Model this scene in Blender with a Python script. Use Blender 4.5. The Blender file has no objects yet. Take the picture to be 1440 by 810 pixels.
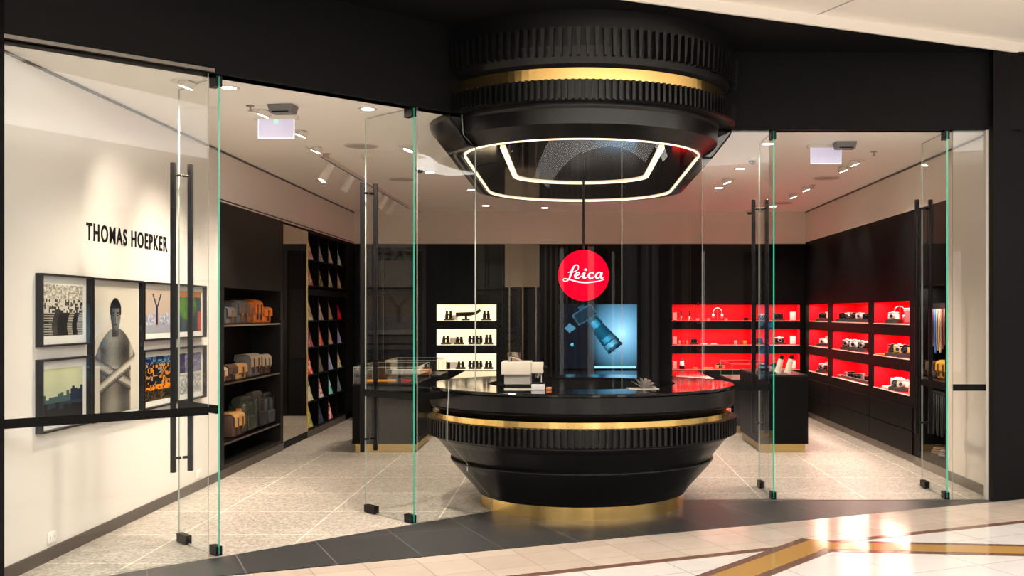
import bpy, bmesh, math, random
from mathutils import Vector, Matrix
R = math.radians
PI = math.pi
random.seed(7)
scene = bpy.context.scene
col = scene.collection

# ------------------------------------------------------------------ camera, world, exposure
EYE = 1.618
F = 1500.0          # focal length in pixels of the 1440 wide frame
CX, CY = 805.0, 440.0
cam_d = bpy.data.cameras.new('camera'); cam = bpy.data.objects.new('camera', cam_d); col.objects.link(cam)
cam.location = (0, 0, EYE); cam.rotation_euler = (R(90), 0, 0)
cam_d.sensor_width = 36; cam_d.lens = 36 * F / 1440
cam_d.shift_x = (720 - CX) / 1440; cam_d.shift_y = (CY - 405) / 1440
cam_d.clip_start = .05; cam_d.clip_end = 200
scene.camera = cam
scene.view_settings.view_transform = 'Standard'; scene.view_settings.look = 'None'
scene.view_settings.exposure = 0.42; scene.view_settings.gamma = 1.0
scene.view_settings.use_curve_mapping = False
scene.cycles.max_bounces = 10; scene.cycles.transparent_max_bounces = 40
scene.cycles.glossy_bounces = 5; scene.cycles.diffuse_bounces = 6
scene.cycles.sample_clamp_indirect = 4.0; scene.cycles.caustics_reflective = False; scene.cycles.caustics_refractive = False

world = bpy.data.worlds.new('mall_ambience'); scene.world = world; world.use_nodes = True
wn = world.node_tree; bg = wn.nodes['Background']
tc = wn.nodes.new('ShaderNodeTexCoord'); mp = wn.nodes.new('ShaderNodeMapping'); ns = wn.nodes.new('ShaderNodeTexNoise')
mp.inputs['Scale'].default_value = (6, 6, .8); ns.inputs['Scale'].default_value = 1.3; ns.inputs['Detail'].default_value = 3
rp = wn.nodes.new('ShaderNodeValToRGB')
rp.color_ramp.elements[0].position = .40; rp.color_ramp.elements[0].color = (.10, .095, .10, 1)
rp.color_ramp.elements[1].position = .62; rp.color_ramp.elements[1].color = (1.0, .93, .84, 1)
wn.links.new(tc.outputs['Generated'], mp.inputs['Vector']); wn.links.new(mp.outputs[0], ns.inputs['Vector'])
wn.links.new(ns.outputs['Fac'], rp.inputs[0]); wn.links.new(rp.outputs[0], bg.inputs['Color'])
bg.inputs['Strength'].default_value = 0.62
WARM = (1.0, .84, .67)
def spot(name, loc, target, watts, angle=100, blend=.8, size=.06, color=WARM):
    d = bpy.data.lights.new(name, 'SPOT'); d.energy = watts; d.color = color
    d.spot_size = R(angle); d.spot_blend = blend; d.shadow_soft_size = size
    o = bpy.data.objects.new(name, d); col.objects.link(o); o.location = loc
    o.rotation_euler = (Vector(target) - Vector(loc)).to_track_quat('-Z', 'Y').to_euler()
    return o
def area(name, loc, rot, sx, sy, watts, color=WARM):
    d = bpy.data.lights.new(name, 'AREA'); d.shape = 'RECTANGLE'; d.size = sx; d.size_y = sy
    d.energy = watts; d.color = color
    o = bpy.data.objects.new(name, d); col.objects.link(o); o.location = loc; o.rotation_euler = rot
    return o
# mall lighting above the concourse (the camera stands under it)
area('mall_light', (-3.0, 1.5, 3.9), (0, 0, R(24)), 8.0, 3.0, 265, (1, .96, .91))
area('mall_light', (3.2, 4.0, 3.9), (0, 0, R(24)), 8.0, 3.0, 265, (1, .96, .91))
area('mall_ceiling_fill', (2.5, 1.5, 3.0), (PI, 0, R(24)), 9.0, 2.0, 270, (1, .96, .91))  # added uplight without a fitting, brightens the mall ceiling
area('mall_light', (6.8, 6.8, 3.9), (0, 0, R(24)), 3.0, 1.0, 110, (1, .96, .91))
SHOP_W = 150      # watts of an ordinary shop downlight

# ------------------------------------------------------------------ materials
def mat(name, c, rough=.5, metal=0, spec=.5, emis=None, es=1.0, coat=0, bump=0, bscale=60):
    m = bpy.data.materials.new(name); m.use_nodes = True
    n = m.node_tree; b = n.nodes['Principled BSDF']
    b.inputs['Base Color'].default_value = (*c, 1); b.inputs['Roughness'].default_value = rough
    b.inputs['Metallic'].default_value = metal; b.inputs['Specular IOR Level'].default_value = spec
    b.inputs['Coat Weight'].default_value = coat
    if emis: b.inputs['Emission Color'].default_value = (*emis, 1); b.inputs['Emission Strength'].default_value = es
    if bump:
        t = n.nodes.new('ShaderNodeTexCoord'); s = n.nodes.new('ShaderNodeTexNoise'); s.inputs['Scale'].default_value = bscale
        u = n.nodes.new('ShaderNodeBump'); u.inputs['Strength'].default_value = bump; u.inputs['Distance'].default_value = .004
        n.links.new(t.outputs['Object'], s.inputs['Vector']); n.links.new(s.outputs['Fac'], u.inputs['Height'])
        n.links.new(u.outputs[0], b.inputs['Normal'])
    return m
def tile_mat(name, c1, c2, grout, sx, sy, rot, rough, gsize=.006, speck=None, off=(0, 0), stagger=0, spec=.5):
    m = bpy.data.materials.new(name); m.use_nodes = True
    n = m.node_tree; b = n.nodes['Principled BSDF']; L = n.links
    t = n.nodes.new('ShaderNodeTexCoord'); mpp = n.nodes.new('ShaderNodeMapping')
    mpp.inputs['Rotation'].default_value = (0, 0, -rot); mpp.inputs['Location'].default_value = (off[0], off[1], 0)
    br = n.nodes.new('ShaderNodeTexBrick'); br.offset = stagger; br.squash = 1
    br.inputs['Scale'].default_value = 1; br.inputs['Brick Width'].default_value = sx; br.inputs['Row Height'].default_value = sy
    br.inputs['Mortar Size'].default_value = gsize; br.inputs['Mortar Smooth'].default_value = .1; br.inputs['Bias'].default_value = 0
    br.inputs['Color1'].default_value = (*c1, 1); br.inputs['Color2'].default_value = (*c2, 1); br.inputs['Mortar'].default_value = (*grout, 1)
    L.new(t.outputs['Object'], mpp.inputs['Vector']); L.new(mpp.outputs[0], br.inputs['Vector'])
    out = br.outputs['Color']
    nz = n.nodes.new('ShaderNodeTexNoise'); nz.inputs['Scale'].default_value = 3.0; nz.inputs['Detail'].default_value = 6
    L.new(t.outputs['Object'], nz.inputs['Vector'])
    mr = n.nodes.new('ShaderNodeMapRange'); mr.inputs['To Min'].default_value = .86; mr.inputs['To Max'].default_value = 1.12
    L.new(nz.outputs['Fac'], mr.inputs['Value'])
    mx = n.nodes.new('ShaderNodeMix'); mx.data_type = 'RGBA'; mx.blend_type = 'MULTIPLY'; mx.inputs['Factor'].default_value = 1
    L.new(out, mx.inputs['A']); L.new(mr.outputs[0], mx.inputs['B']); out = mx.outputs['Result']
    if speck:
        v = n.nodes.new('ShaderNodeTexVoronoi'); v.inputs['Scale'].default_value = 55
        L.new(t.outputs['Object'], v.inputs['Vector'])
        cr = n.nodes.new('ShaderNodeValToRGB')
        cr.color_ramp.elements[0].color = (*speck[0], 1); cr.color_ramp.elements[1].color = (*speck[1], 1)
        cr.color_ramp.elements[0].position = .15; cr.color_ramp.elements[1].position = .75
        L.new(v.outputs['Color'], cr.inputs[0])
        m2 = n.nodes.new('ShaderNodeMix'); m2.data_type = 'RGBA'; m2.blend_type = 'MULTIPLY'; m2.inputs['Factor'].default_value = .9
        L.new(out, m2.inputs['A']); L.new(cr.outputs[0], m2.inputs['B']); out = m2.outputs['Result']
    L.new(out, b.inputs['Base Color']); b.inputs['Roughness'].default_value = rough; b.inputs['Specular IOR Level'].default_value = spec
    return m
def glass_mat(name, tint=(.975, .985, .98), edge=False):
    m = bpy.data.materials.new(name); m.use_nodes = True
    n = m.node_tree; n.nodes.clear(); L = n.links
    o = n.nodes.new('ShaderNodeOutputMaterial'); mx = n.nodes.new('ShaderNodeMixShader')
    tr = n.nodes.new('ShaderNodeBsdfTransparent'); gl = n.nodes.new('ShaderNodeBsdfGlossy')
    tr.inputs['Color'].default_value = (*tint, 1); gl.inputs['Roughness'].default_value = 0.0
    gl.inputs['Color'].default_value = (.9, .9, .9, 1)
    # Schlick reflectance, the same from both sides of the plate
    ge = n.nodes.new('ShaderNodeNewGeometry'); dt = n.nodes.new('ShaderNodeVectorMath'); dt.operation = 'DOT_PRODUCT'
    L.new(ge.outputs['Normal'], dt.inputs[0]); L.new(ge.outputs['Incoming'], dt.inputs[1])
    def mth(op, a, b_=None):
        k = n.nodes.new('ShaderNodeMath'); k.operation = op
        for i_, q_ in enumerate((a, b_)):
            if q_ is None: continue
            if isinstance(q_, (int, float)): k.inputs[i_].default_value = q_
            else: L.new(q_, k.inputs[i_])
        return k.outputs[0]
    c_ = mth('SUBTRACT', 1.0, mth('ABSOLUTE', dt.outputs['Value']))
    fac = mth('ADD', mth('MULTIPLY', mth('POWER', c_, 5.0), .36), .020)
    L.new(fac, mx.inputs[0]); L.new(tr.outputs[0], mx.inputs[1]); L.new(gl.outputs[0], mx.inputs[2]); L.new(mx.outputs[0], o.inputs[0])
    return m
def attr_mat(name, rough=.5, emit=0.0):
    m = bpy.data.materials.new(name); m.use_nodes = True
    n = m.node_tree; b = n.nodes['Principled BSDF']; a = n.nodes.new('ShaderNodeAttribute'); a.attribute_name = 'Col'
    n.links.new(a.outputs['Color'], b.inputs['Base Color']); b.inputs['Roughness'].default_value = rough; b.inputs['Specular IOR Level'].default_value = .12
    if emit:
        b.inputs['Specular IOR Level'].default_value = 0
        n.links.new(a.outputs['Color'], b.inputs['Emission Color']); b.inputs['Emission Strength'].default_value = emit
        b.inputs['Base Color'].default_value = (.01, .01, .01, 1)
        for l in list(n.links):
            if l.to_socket == b.inputs['Base Color']: n.links.remove(l)
    return m
M = dict(
    black=mat('black_paint', (.0045, .0045, .005), .5, spec=.2),
    fascia=mat('black_fascia', (.0048, .0048, .0054), .6, spec=.10),
    satin=mat('satin_black', (.0055, .0055, .0062), .28, spec=.34),
    teeth=mat('ribbed_black', (.0055, .0055, .006), .32, spec=.32),
    joinery=mat('black_joinery', (.0035, .0035, .004), .5, spec=.08),
    joinery_in=mat('black_lining', (.003, .003, .0033), .6, spec=.12),
    brownblack=mat('dark_bronze_panel', (.010, .0085, .0075), .45, spec=.22),
    gloss=mat('glossy_black', (.008, .008, .009), .06, spec=.6),
    brass=mat('polished_brass', (1.0, .69, .25), .20, metal=1),
    brass_dull=mat('brushed_brass', (.55, .40, .16), .38, metal=1),
    bronze=mat('bronze_mirror', (.32, .26, .19), .22, metal=1),
    white=mat('white_plaster', (.74, .71, .665), .6, spec=.25),
    ceil=mat('ceiling_plaster', (.93, .90, .855), .7, spec=.2),
    bulk=mat('cream_plaster', (.78, .71, .63), .6, spec=.25),
    mallceil=mat('mall_ceiling_paint', (.88, .83, .76), .6, spec=.2),
    skirt=mat('brown_skirting', (.055, .042, .034), .4),
    skirt2=mat('taupe_kickboard', (.16, .135, .11), .35),
    red=mat('red_lining', (.80, .004, .016), .5, spec=.12),
    lit=mat('backlit_white_panel', (.8, .75, .65), .5, emis=(1, .80, .55), es=.62),
    led=mat('warm_led', (1, .9, .8), .5, emis=(1, .76, .50), es=1.35),
    lamp=mat('lamp_glow', (1, .9, .8), .5, emis=(1, .86, .68), es=14.0),
    whitemetal=mat('white_metal', (.72, .68, .62), .4),
    grey=mat('grey_plastic', (.16, .16, .165), .45),
    lgrey=mat('light_grey', (.42, .40, .38), .5),
    exit=mat('acrylic_sign_panel', (.55, .52, .62), .3, emis=(.66, .62, .86), es=.35),
    exitedge=mat('lit_acrylic_edge', (.8, .8, .9), .3, emis=(.85, .88, 1), es=1.0),
    greenled=mat('green_indicator', (.1, .8, .2), .3, emis=(.2, 1, .3), es=1.5),
    mirror=mat('mirror', (.78, .74, .66), .02, metal=1),
    glass=glass_mat('clear_glass'),
    curve=glass_mat('curved_glass', (.93, .93, .92)),
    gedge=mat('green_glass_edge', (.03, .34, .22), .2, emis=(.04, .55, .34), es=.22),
    gedge2=mat('pale_glass_edge', (.42, .46, .42), .2),
    signred=mat('lit_red_sign', (.5, .0, .005), .5, spec=.03, emis=(1, .0, .022), es=1.0),
    signwhite=mat('lit_white_lettering', (.6, .6, .6), .5, spec=.05, emis=(1, .95, .97), es=1.0),
    metal=mat('brushed_metal', (.5, .48, .45), .3, metal=1),
    steel=mat('shelf_edge_steel', (.45, .40, .34), .3, metal=1),
    card=mat('white_card', (.85, .82, .80), .5),
    cream=mat('cream_plastic', (.78, .70, .58), .45),
    blackp=mat('black_plastic', (.007, .007, .008), .4, spec=.2),
    charcoal=mat('charcoal_plinth', (.035, .033, .035), .4),
    lensglass=mat('lens_glass', (.01, .012, .03), .05, spec=.9),
    silver=mat('silver_metal', (.70, .68, .66), .28, metal=.8),
    ink=mat('black_lettering', (.004, .004, .004), .5, spec=.08), handle=mat('handle_black', (.004, .004, .0045), .35, spec=.14),
    print=attr_mat('printed_paper', .5), screen=attr_mat('display_screen', .3, 1.3),
    floor_in=tile_mat('terrazzo', (.47, .44, .40), (.44, .41, .37), (.80, .76, .68), .9, .9, 0, .38, .007,
                      ((.62, .60, .58), (1.25, 1.22, 1.18)), (.2, .3)),
    floor_dark=tile_mat('charcoal_tile', (.040, .041, .044), (.034, .035, .038), (.16, .15, .14), .565, 1.3, R(24.1), .36, .0035, off=(.1, .55)),
    floor_mall=tile_mat('white_mall_tile', (.70, .665, .63), (.665, .63, .60), (.40, .37, .34), .6, .6, R(24.1), .13, .004),
    floor_beige=tile_mat('beige_mall_tile', (.60, .51, .43), (.53, .44, .365), (.40, .32, .26), .34, .34, R(24.1), .13, .0035, off=(0, .165)),
    inlay=mat('brown_stone', (.17, .095, .07), .10), ochre=mat('ochre_stone', (.42, .24, .075), .10, bump=.02),
)
CM = {}
def colour(name, c, rough=.55, metal=0):
    if name not in CM: CM[name] = mat(name, c, rough, metal)
    return CM[name]

# ------------------------------------------------------------------ mesh helpers
class MB:
    def __init__(s, off=(0, 0, 0)): s.v = []; s.f = []; s.m = []; s.c = []; s.off = Vector(off); s.mi = 0; s.smooth = []
    def add(s, vs, fs, smooth=False, cols=None):
        b = len(s.v); s.v += [Vector(p) - s.off for p in vs]
        for i, f in enumerate(fs):
            s.f.append([b + k for k in f]); s.m.append(s.mi); s.smooth.append(smooth)
            s.c.append(cols[i] if cols else (1, 1, 1))
        return s
    def box(s, x0, x1, y0, y1, z0, z1, T=None):
        vs = [Vector((x, y, z)) for z in (z0, z1) for y in (y0, y1) for x in (x0, x1)]
        if T: vs = [T @ v for v in vs]
        return s.add(vs, [(0, 2, 3, 1), (4, 5, 7, 6), (0, 1, 5, 4), (2, 6, 7, 3), (0, 4, 6, 2), (1, 3, 7, 5)])
    def rbox(s, x0, x1, y0, y1, z0, z1, r=.01, T=None):        # chamfered box
        bm = bmesh.new(); bmesh.ops.create_cube(bm, size=1)
        for v in bm.verts: v.co = Vector(((x0 + x1) / 2 + v.co.x * (x1 - x0), (y0 + y1) / 2 + v.co.y * (y1 - y0), (z0 + z1) / 2 + v.co.z * (z1 - z0)))
        bmesh.ops.bevel(bm, geom=bm.edges[:], offset=r, segments=3, affect='EDGES', profile=.5)
        if T: bm.transform(T)
        bm.verts.index_update(); s.add([v.co.copy() for v in bm.verts], [[v.index for v in f.verts] for f in bm.faces], True); bm.free()
        return s
    def cyl(s, p0, p1, r, n=16, r1=None, cap=True, smooth=True):
        p0 = Vector(p0); p1 = Vector(p1); r1 = r if r1 is None else r1
        q = (p1 - p0).to_track_quat('Z', 'Y'); vs = []
        for p, rr in ((p0, r), (p1, r1)):
            for i in range(n):
                a = 2 * PI * i / n; vs.append(p + q @ Vector((rr * math.cos(a), rr * math.sin(a), 0)))
        s.add(vs, [(i, (i + 1) % n, n + (i + 1) % n, n + i) for i in range(n)], smooth)
        if cap:
            s.add(vs[:n], [tuple(range(n - 1, -1, -1))]); s.add(vs[n:], [tuple(range(n))])
        return s
    def tube(s, pts, r, n=8):
        pts = [Vector(p) for p in pts]; vs = []; fs = []
        for i, p in enumerate(pts):
            d = (pts[min(i + 1, len(pts) - 1)] - pts[max(i - 1, 0)]).normalized(); q = d.to_track_quat('Z', 'Y')
            for k in range(n):
                a = 2 * PI * k / n; vs.append(p + q @ Vector((r * math.cos(a), r * math.sin(a), 0)))
        for i in range(len(pts) - 1):
            for k in range(n): fs.append((i * n + k, i * n + (k + 1) % n, (i + 1) * n + (k + 1) % n, (i + 1) * n + k))
        fs.append(tuple(range(n - 1, -1, -1))); fs.append(tuple((len(pts) - 1) * n + k for k in range(n)))
        return s.add(vs, fs, True)
    def prism(s, poly, z0, z1, T=None, smooth=False):
        n = len(poly); vs = [Vector((x, y, z0)) for x, y in poly] + [Vector((x, y, z1)) for x, y in poly]
        if T: vs = [T @ v for v in vs]
        s.add(vs, [tuple(range(n - 1, -1, -1)), tuple(range(n, 2 * n))])
        return s.add(vs, [(i, (i + 1) % n, n + (i + 1) % n, n + i) for i in range(n)], smooth)
    def lathe(s, prof, c, a0=0, a1=360, n=96, closed=True, smooth=False):
        """prof: (r, z) pairs; closed profile = solid ring"""
        full = abs(a1 - a0) >= 359.9; m = n if full else n + 1; P = len(prof); vs = []; fs = []
        for i in range(m):
            a = R(a0 + (a1 - a0) * i / n)
            for r, z in prof: vs.append((c[0] + r * math.cos(a), c[1] + r * math.sin(a), z))
        for i in range(n):
            j = (i + 1) % m
            for k in range(P if closed else P - 1):
                l = (k + 1) % P
                fs.append((i * P + k, j * P + k, j * P + l, i * P + l))
        if closed and not full:
            fs.append(tuple(range(P))); fs.append(tuple((m - 1) * P + k for k in range(P - 1, -1, -1)))
        return s.add(vs, fs, smooth)
    def build(s, name, mats, parent=None, loc=None, bevel=0, auto=False):
        me = bpy.data.meshes.new(name); vs = s.v
        o_loc = Vector((0, 0, 0))
        if parent is None and loc is None:
            lo = [min(v[i] for v in vs) for i in range(3)]; hi = [max(v[i] for v in vs) for i in range(3)]
            o_loc = Vector(((lo[0] + hi[0]) / 2, (lo[1] + hi[1]) / 2, lo[2])); vs = [v - o_loc for v in vs]
        me.from_pydata([tuple(v) for v in vs], [], s.f)
        if not isinstance(mats, (list, tuple)): mats = [mats]
        for m in mats: me.materials.append(m)
        for p, mi, sm in zip(me.polygons, s.m, s.smooth): p.material_index = mi; p.use_smooth = sm
        if any(c != (1, 1, 1) for c in s.c):
            ca = me.color_attributes.new('Col', 'FLOAT_COLOR', 'CORNER'); k = 0
            for p, c in zip(me.polygons, s.c):
                for li in p.loop_indices: ca.data[li].color = (*c, 1)
        bm = bmesh.new(); bm.from_mesh(me)
        if not any(c != (1, 1, 1) for c in s.c): bmesh.ops.recalc_face_normals(bm, faces=bm.faces[:])
        bm.to_mesh(me); bm.free(); me.update()
        o = bpy.data.objects.new(name, me); col.objects.link(o)
        o.location = loc if loc is not None else o_loc
        if parent: o.parent = parent
        if bevel:
            b = o.modifiers.new('edges', 'BEVEL'); b.width = bevel; b.segments = 2; b.limit_method = 'ANGLE'; b.angle_limit = R(40)
        return o
def tag(o, label=None, cat=None, group=None, kind=None):
    if label: o['label'] = label
    if cat: o['category'] = cat
    if group: o['group'] = group
    if kind: o['kind'] = kind
    return o
def thing(name, label, cat, loc=(0, 0, 0), rz=0, group=None, kind=None):
    o = bpy.data.objects.new(name, None); col.objects.link(o); o.location = loc; o.rotation_euler = (0, 0, rz)
    o.empty_display_size = .1
    return tag(o, label, cat, group, kind)
def kids(o): return [c for c in bpy.data.objects if c.parent == o]
def copy_tree(o, parent=None, src=None):
    c = o.copy(); col.objects.link(c); c.parent = parent
    for ch in kids(o): copy_tree(ch, c)
    return c
def struct(mb, name, m, label, cat, **k): return tag(mb.build(name, m, **k), label, cat, kind='structure')
def painted(w, h, nx, ny, fn, T):
    """flat picture made of coloured cells; fn(u,v)->rgb with v upward; T places local (x,y,0)"""
    vs = [T @ Vector((w * (i / nx - .5), h * (j / ny), 0)) for j in range(ny + 1) for i in range(nx + 1)]
    fs = []; cs = []
    for j in range(ny):
        for i in range(nx):
            fs.append((j * (nx + 1) + i, j * (nx + 1) + i + 1, (j + 1) * (nx + 1) + i + 1, (j + 1) * (nx + 1) + i)); cs.append(tuple(fn((i + .5) / nx, (j + .5) / ny)))
    return vs, fs, cs

# ------------------------------------------------------------------ plan of the place
A0 = Vector((-.68, 8.70)); DC = Vector((-.7207, -.6932)).normalized(); NOUT = Vector((.6932, -.7207))   # left shopfront line, outward normal
XL, XR, YB = -3.42, 3.65, 16.76
YF = 9.23; KX, KY = .08, 9.18; HC = 3.2
def lease(x): return 7.505 + .4485 * x
CORNER = (XL, 6.02)
T_B = 2.317; T_H = .744      # distances of the two door hinges along the left shopfront line
LU = Vector((.9125, .409))

# floors
struct(MB().prism([CORNER, (-.13, YF), (XR, YF), (4.2, YF), (4.2, 17.4), (-4.1, 17.4), (-4.1, 5.98)], -.08, 0), 'floor', M['floor_in'], 'speckled grey-beige terrazzo floor inside the shop', 'floor')
struct(MB().prism([CORNER, (XR, lease(XR)), (XR, YF), (-.13, YF)], -.08, 0), 'floor_recess', M['floor_dark'], 'charcoal tiled strip of floor in front of the glass', 'floor')
b = MB().prism([(-14, lease(-14)), (-14, -9), (14, -9), (14, lease(14))], -.08, -.0)
struct(b, 'floor_mall', M['floor_mall'], 'polished white tiled floor of the mall', 'floor')
def strip(p, q, w0, w1, z, name, m, label):                       # band between two offsets (along left normal) of line p->q
    p = Vector(p); q = Vector(q); d = (q - p).normalized(); n = Vector((-d.y, d.x))
    return struct(MB().prism([p + n * w0, q + n * w0, q + n * w1, p + n * w1], -.01, z), name, m, label, 'floor inlay')
pL = Vector((-8, lease(-8))); pR = Vector((9, lease(9)))
strip(pL, pR, -.70, 0, .0012, 'trim_1', M['floor_beige'], 'beige tile border running along the charcoal floor strip')
strip(pL, pR, -.775, -.70, .0024, 'trim_2', M['inlay'], 'thin brown stone line along the beige border')
node = Vector((1.93, 7.50))
def band(p, q, nm1, nm2, where, dz=0):
    strip(p, q, -.18, .18, .0016 + dz, nm1, M['inlay'], 'brown stone edging of the ochre band running ' + where)
    strip(p, q, -.105, .105, .0032 + dz, nm2, M['ochre'], 'ochre stone band running ' + where)
a54 = Vector((math.cos(R(51)), math.sin(R(51)))); a6 = Vector((math.cos(R(-6)), math.sin(R(-6))))
n54 = Vector((1.32, 6.97)); band(n54 - a54 * 5.0, n54 + a54 * .74, 'trim_3', 'trim_4', 'toward the lower left')
nm6 = Vector((2.45, 7.33)); band(nm6 - a6 * .70, nm6 + a6 * 7, 'trim_5', 'trim_6', 'to the right', .0003)

# ceilings
struct(MB().prism([CORNER, (-.13, YF + .05), (3.8, YF + .05), (3.8, 10.4), (4.2, 10.4), (4.2, 17.4), (-4.1, 17.4), (-4.1, 5.98)], HC, HC + .1), 'ceiling', M['ceil'], 'off-white plaster ceiling of the shop', 'ceiling')
struct(MB().prism([(-4.6, lease(-4.6)), (6, lease(6)), (6, 11.2), (-4.6, 11.2)], 3.87, 3.97), 'ceiling_recess', M['fascia'], 'black soffit above the shopfront', 'ceiling')
b = MB().prism([(-14, lease(-14)), (14, lease(14)), (14, -9), (-14, -9)], 3.95, 4.05)
b.prism([(-14, lease(-14)), (14, lease(14)), (14.0, lease(14) - .03), (-14, lease(-14) - .03)], 3.865, 3.95)
struct(b, 'ceiling_mall', M['mallceil'], 'cream ceiling of the mall with a stepped edge', 'ceiling')
b = MB(); 
pj = Vector((1.9, lease(1.9))) ; dj = Vector((LU.y, -LU.x))
b.prism([pj, pj + LU * .012, pj + LU * .012 + dj * 6, pj + dj * 6], 3.946, 3.951)
struct(b, 'trim_7', M['lgrey'], 'fine joint line in the mall ceiling', 'ceiling joint')

# fascias over the glass
def along(t, out=0, base=A0): return base + DC * t + NOUT * out
TC = (Vector(CORNER) - A0).length
b = MB().prism([along(-.74, .03), along(TC, .03), along(TC, -.12), along(-.74, -.12)], HC, 3.87)
struct(b, 'wall_fascia_left', M['fascia'], 'black fascia above the angled glass front at left', 'fascia')
b = MB().box(-.20, 3.9, YF - .03, YF + .12, HC, 3.87)
struct(b, 'wall_fascia_right', M['fascia'], 'black fascia above the glass front at right', 'fascia')
struct(MB().box(-4.6, -3.275, 5.80, 6.15, 0, 3.87).prism([(-13.9, lease(-13.9)), (-4.6, lease(-4.6)), (-4.6, 6.15), (-13.9, 6.15)], 0, 3.87), 'wall_pier_left', M['fascia'], 'black pier closing the shopfront at far left', 'pier')
struct(MB().prism([(3.60, lease(3.6)), (6.0, lease(6.0)), (6.0, 10.6), (3.83, 10.6), (3.83, 9.29), (3.60, 9.29)], 0, 3.87), 'wall_pier_right', M['fascia'], 'wide black pier closing the shopfront at right', 'pier')
struct(MB().prism([(6.0, lease(6.0)), (13.9, lease(13.9)), (13.9, lease(13.9) + .4), (6.0, lease(6.0) + .4)], 0, 3.87), 'wall_mall_right', M['fascia'], 'black mall wall continuing to the right of the pier', 'wall')
# head channels of the glass
struct(MB().prism([along(T_B + .05, .042), along(TC - .1, .042), along(TC - .1, .03), along(T_B + .05, .03)], 3.205, 3.228), 'trim_8', M['skirt2'], 'thin metal head channel over the left glass front', 'channel')

# walls
b = MB().box(XL - .12, XL, 6.15, 10.34, 0, HC); b.box(-3.98, XL, 10.34, 17.35, 2.70, HC); b.box(-4.1, -3.98, 10.34, 17.35, 0, HC); b.box(-4.1, XL - .12, 10.22, 10.34, 0, 2.70)
struct(b, 'wall_left', M['white'], 'white left wall carrying framed photographs', 'wall')
b = MB().box(-3.98, 4.1, YB - .06, 17.35, 2.70, HC); b.box(-4.1, 4.2, 17.35, 17.45, 0, HC)
struct(b, 'wall_back', M['bulk'], 'cream band of the back wall above the black joinery', 'wall')
b = MB().box(XR, XR + .12, 9.29, 10.37, 0, HC); b.box(XR, 4.1, 10.37, YB - .06, 2.72, HC); b.box(4.1, 4.2, 10.38, 17.35, 0, HC); b.box(XR + .12, 4.1, 10.25, 10.37, 0, 2.72)
struct(b, 'wall_right', M['bulk'], 'cream right wall and bulkhead above the black joinery', 'wall')
struct(MB().box(XL, XL + .012, 6.16, 10.34, .0, .085), 'baseboard_left', M['skirt'], 'dark brown baseboard under the framed photographs', 'baseboard')
struct(MB().box(XR - .012, XR, 9.30, 10.37, 0, .09), 'baseboard_right', M['skirt2'], 'brown baseboard of the right wall by the door', 'baseboard')
# dark strips painted in as the shade of the gap at the ceiling
struct(MB().box(XL, XL + .01, 6.2, YB - .07, HC - .02, HC - .002), 'trim_9', M['skirt'], 'dark strip drawn as the shadow between ceiling and left wall', 'shadow gap')
struct(MB().box(XR - .01, XR, 9.36, YB - .07, HC - .02, HC - .002), 'trim_10', M['skirt'], 'dark strip drawn as the shadow between ceiling and right wall', 'shadow gap')
struct(MB().box(XL + .0, XL + .006, 10.34, YB - .07, 2.715, 2.727), 'trim_11', M['skirt'], 'thin dark line above the left joinery', 'trim')
# unseen mall opposite the shop: wall, dark and glowing panels added for reflections
b = MB().box(-14, 14, -9.2, -9.0, 0, 3.95)
struct(b, 'wall_mall_opposite', mat('mall_wall_paint', (.30, .28, .26), .6), 'pale shopfront wall across the mall', 'wall')
for i, (x0, x1, k) in enumerate(((-11, -8.2, 'black'), (-6.5, -5.2, 'bright_bay'), (-4.2, -2.4, 'black'), (-1.4, -.4, 'black'), (1.6, 3.4, 'bright_bay'), (4.4, 7.5, 'black'), (9, 10, 'bright_bay'))):
    m = M['black'] if k == 'black' else colour('reflection_glow', (.8, .75, .7), .5)
    if k != 'black':
        bs = m.node_tree.nodes['Principled BSDF']; bs.inputs['Emission Color'].default_value = (1, .93, .85, 1); bs.inputs['Emission Strength'].default_value = 1.6
    tag(MB().box(x0, x1, -9.0, -8.96, .1, 3.2).build('window_%d' % (i + 20), m), 'flat panel across the mall, added for reflections', 'window', kind='structure')

# ------------------------------------------------------------------ kiosk (counter + hood)
def teeth(mb, r0, r1, z0, z1, n, frac=.55, taper=0, slope=0):
    for i in range(n):
        a = 2 * PI * (i + .5) / n; w = PI * r1 / n * frac * 1.0
        c, s_ = math.cos(a), math.sin(a)
        def P(r, t, z): return (KX + r * c - t * s_, KY + r * s_ + t * c, z)
        w1 = w * (1 - taper)
        vs = [P(r0, -w, z1), P(r0, w, z1), P(r1, w, z1), P(r1, -w, z1), P(r0, -w1, z0), P(r0, w1, z0), P(r1 - slope, w1, z0), P(r1 - slope, -w1, z0)]
        mb.add(vs, [(0, 1, 2, 3), (7, 6, 5, 4), (0, 4, 5, 1), (1, 5, 6, 2), (2, 6, 7, 3), (3, 7, 4, 0)])
kc = (KX, KY)
counter = thing('reception_counter', 'round black counter shaped like a lens with brass bands on the shopfront line', 'counter', (KX, KY, 0))
OFF = (KX, KY, 0)
b = MB(OFF).lathe([(.80, .985), (1.288, .985), (1.30, .995), (1.30, 1.008), (1.292, 1.016), (.80, 1.016)], kc, n=128); b.build('countertop', M['gloss'], counter)
b = MB(OFF).lathe([(.80, .80), (1.20, .80), (1.283, .845), (1.290, .853), (1.283, .861), (1.298, .868), (1.298, .985), (.80, .985)], kc, n=128); b.build('apron', M['satin'], counter)
b = MB(OFF).lathe([(.95, .757), (1.272, .757), (1.272, .802), (.95, .802)], kc, n=128); b.build('brass_band', M['brass'], counter)
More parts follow.
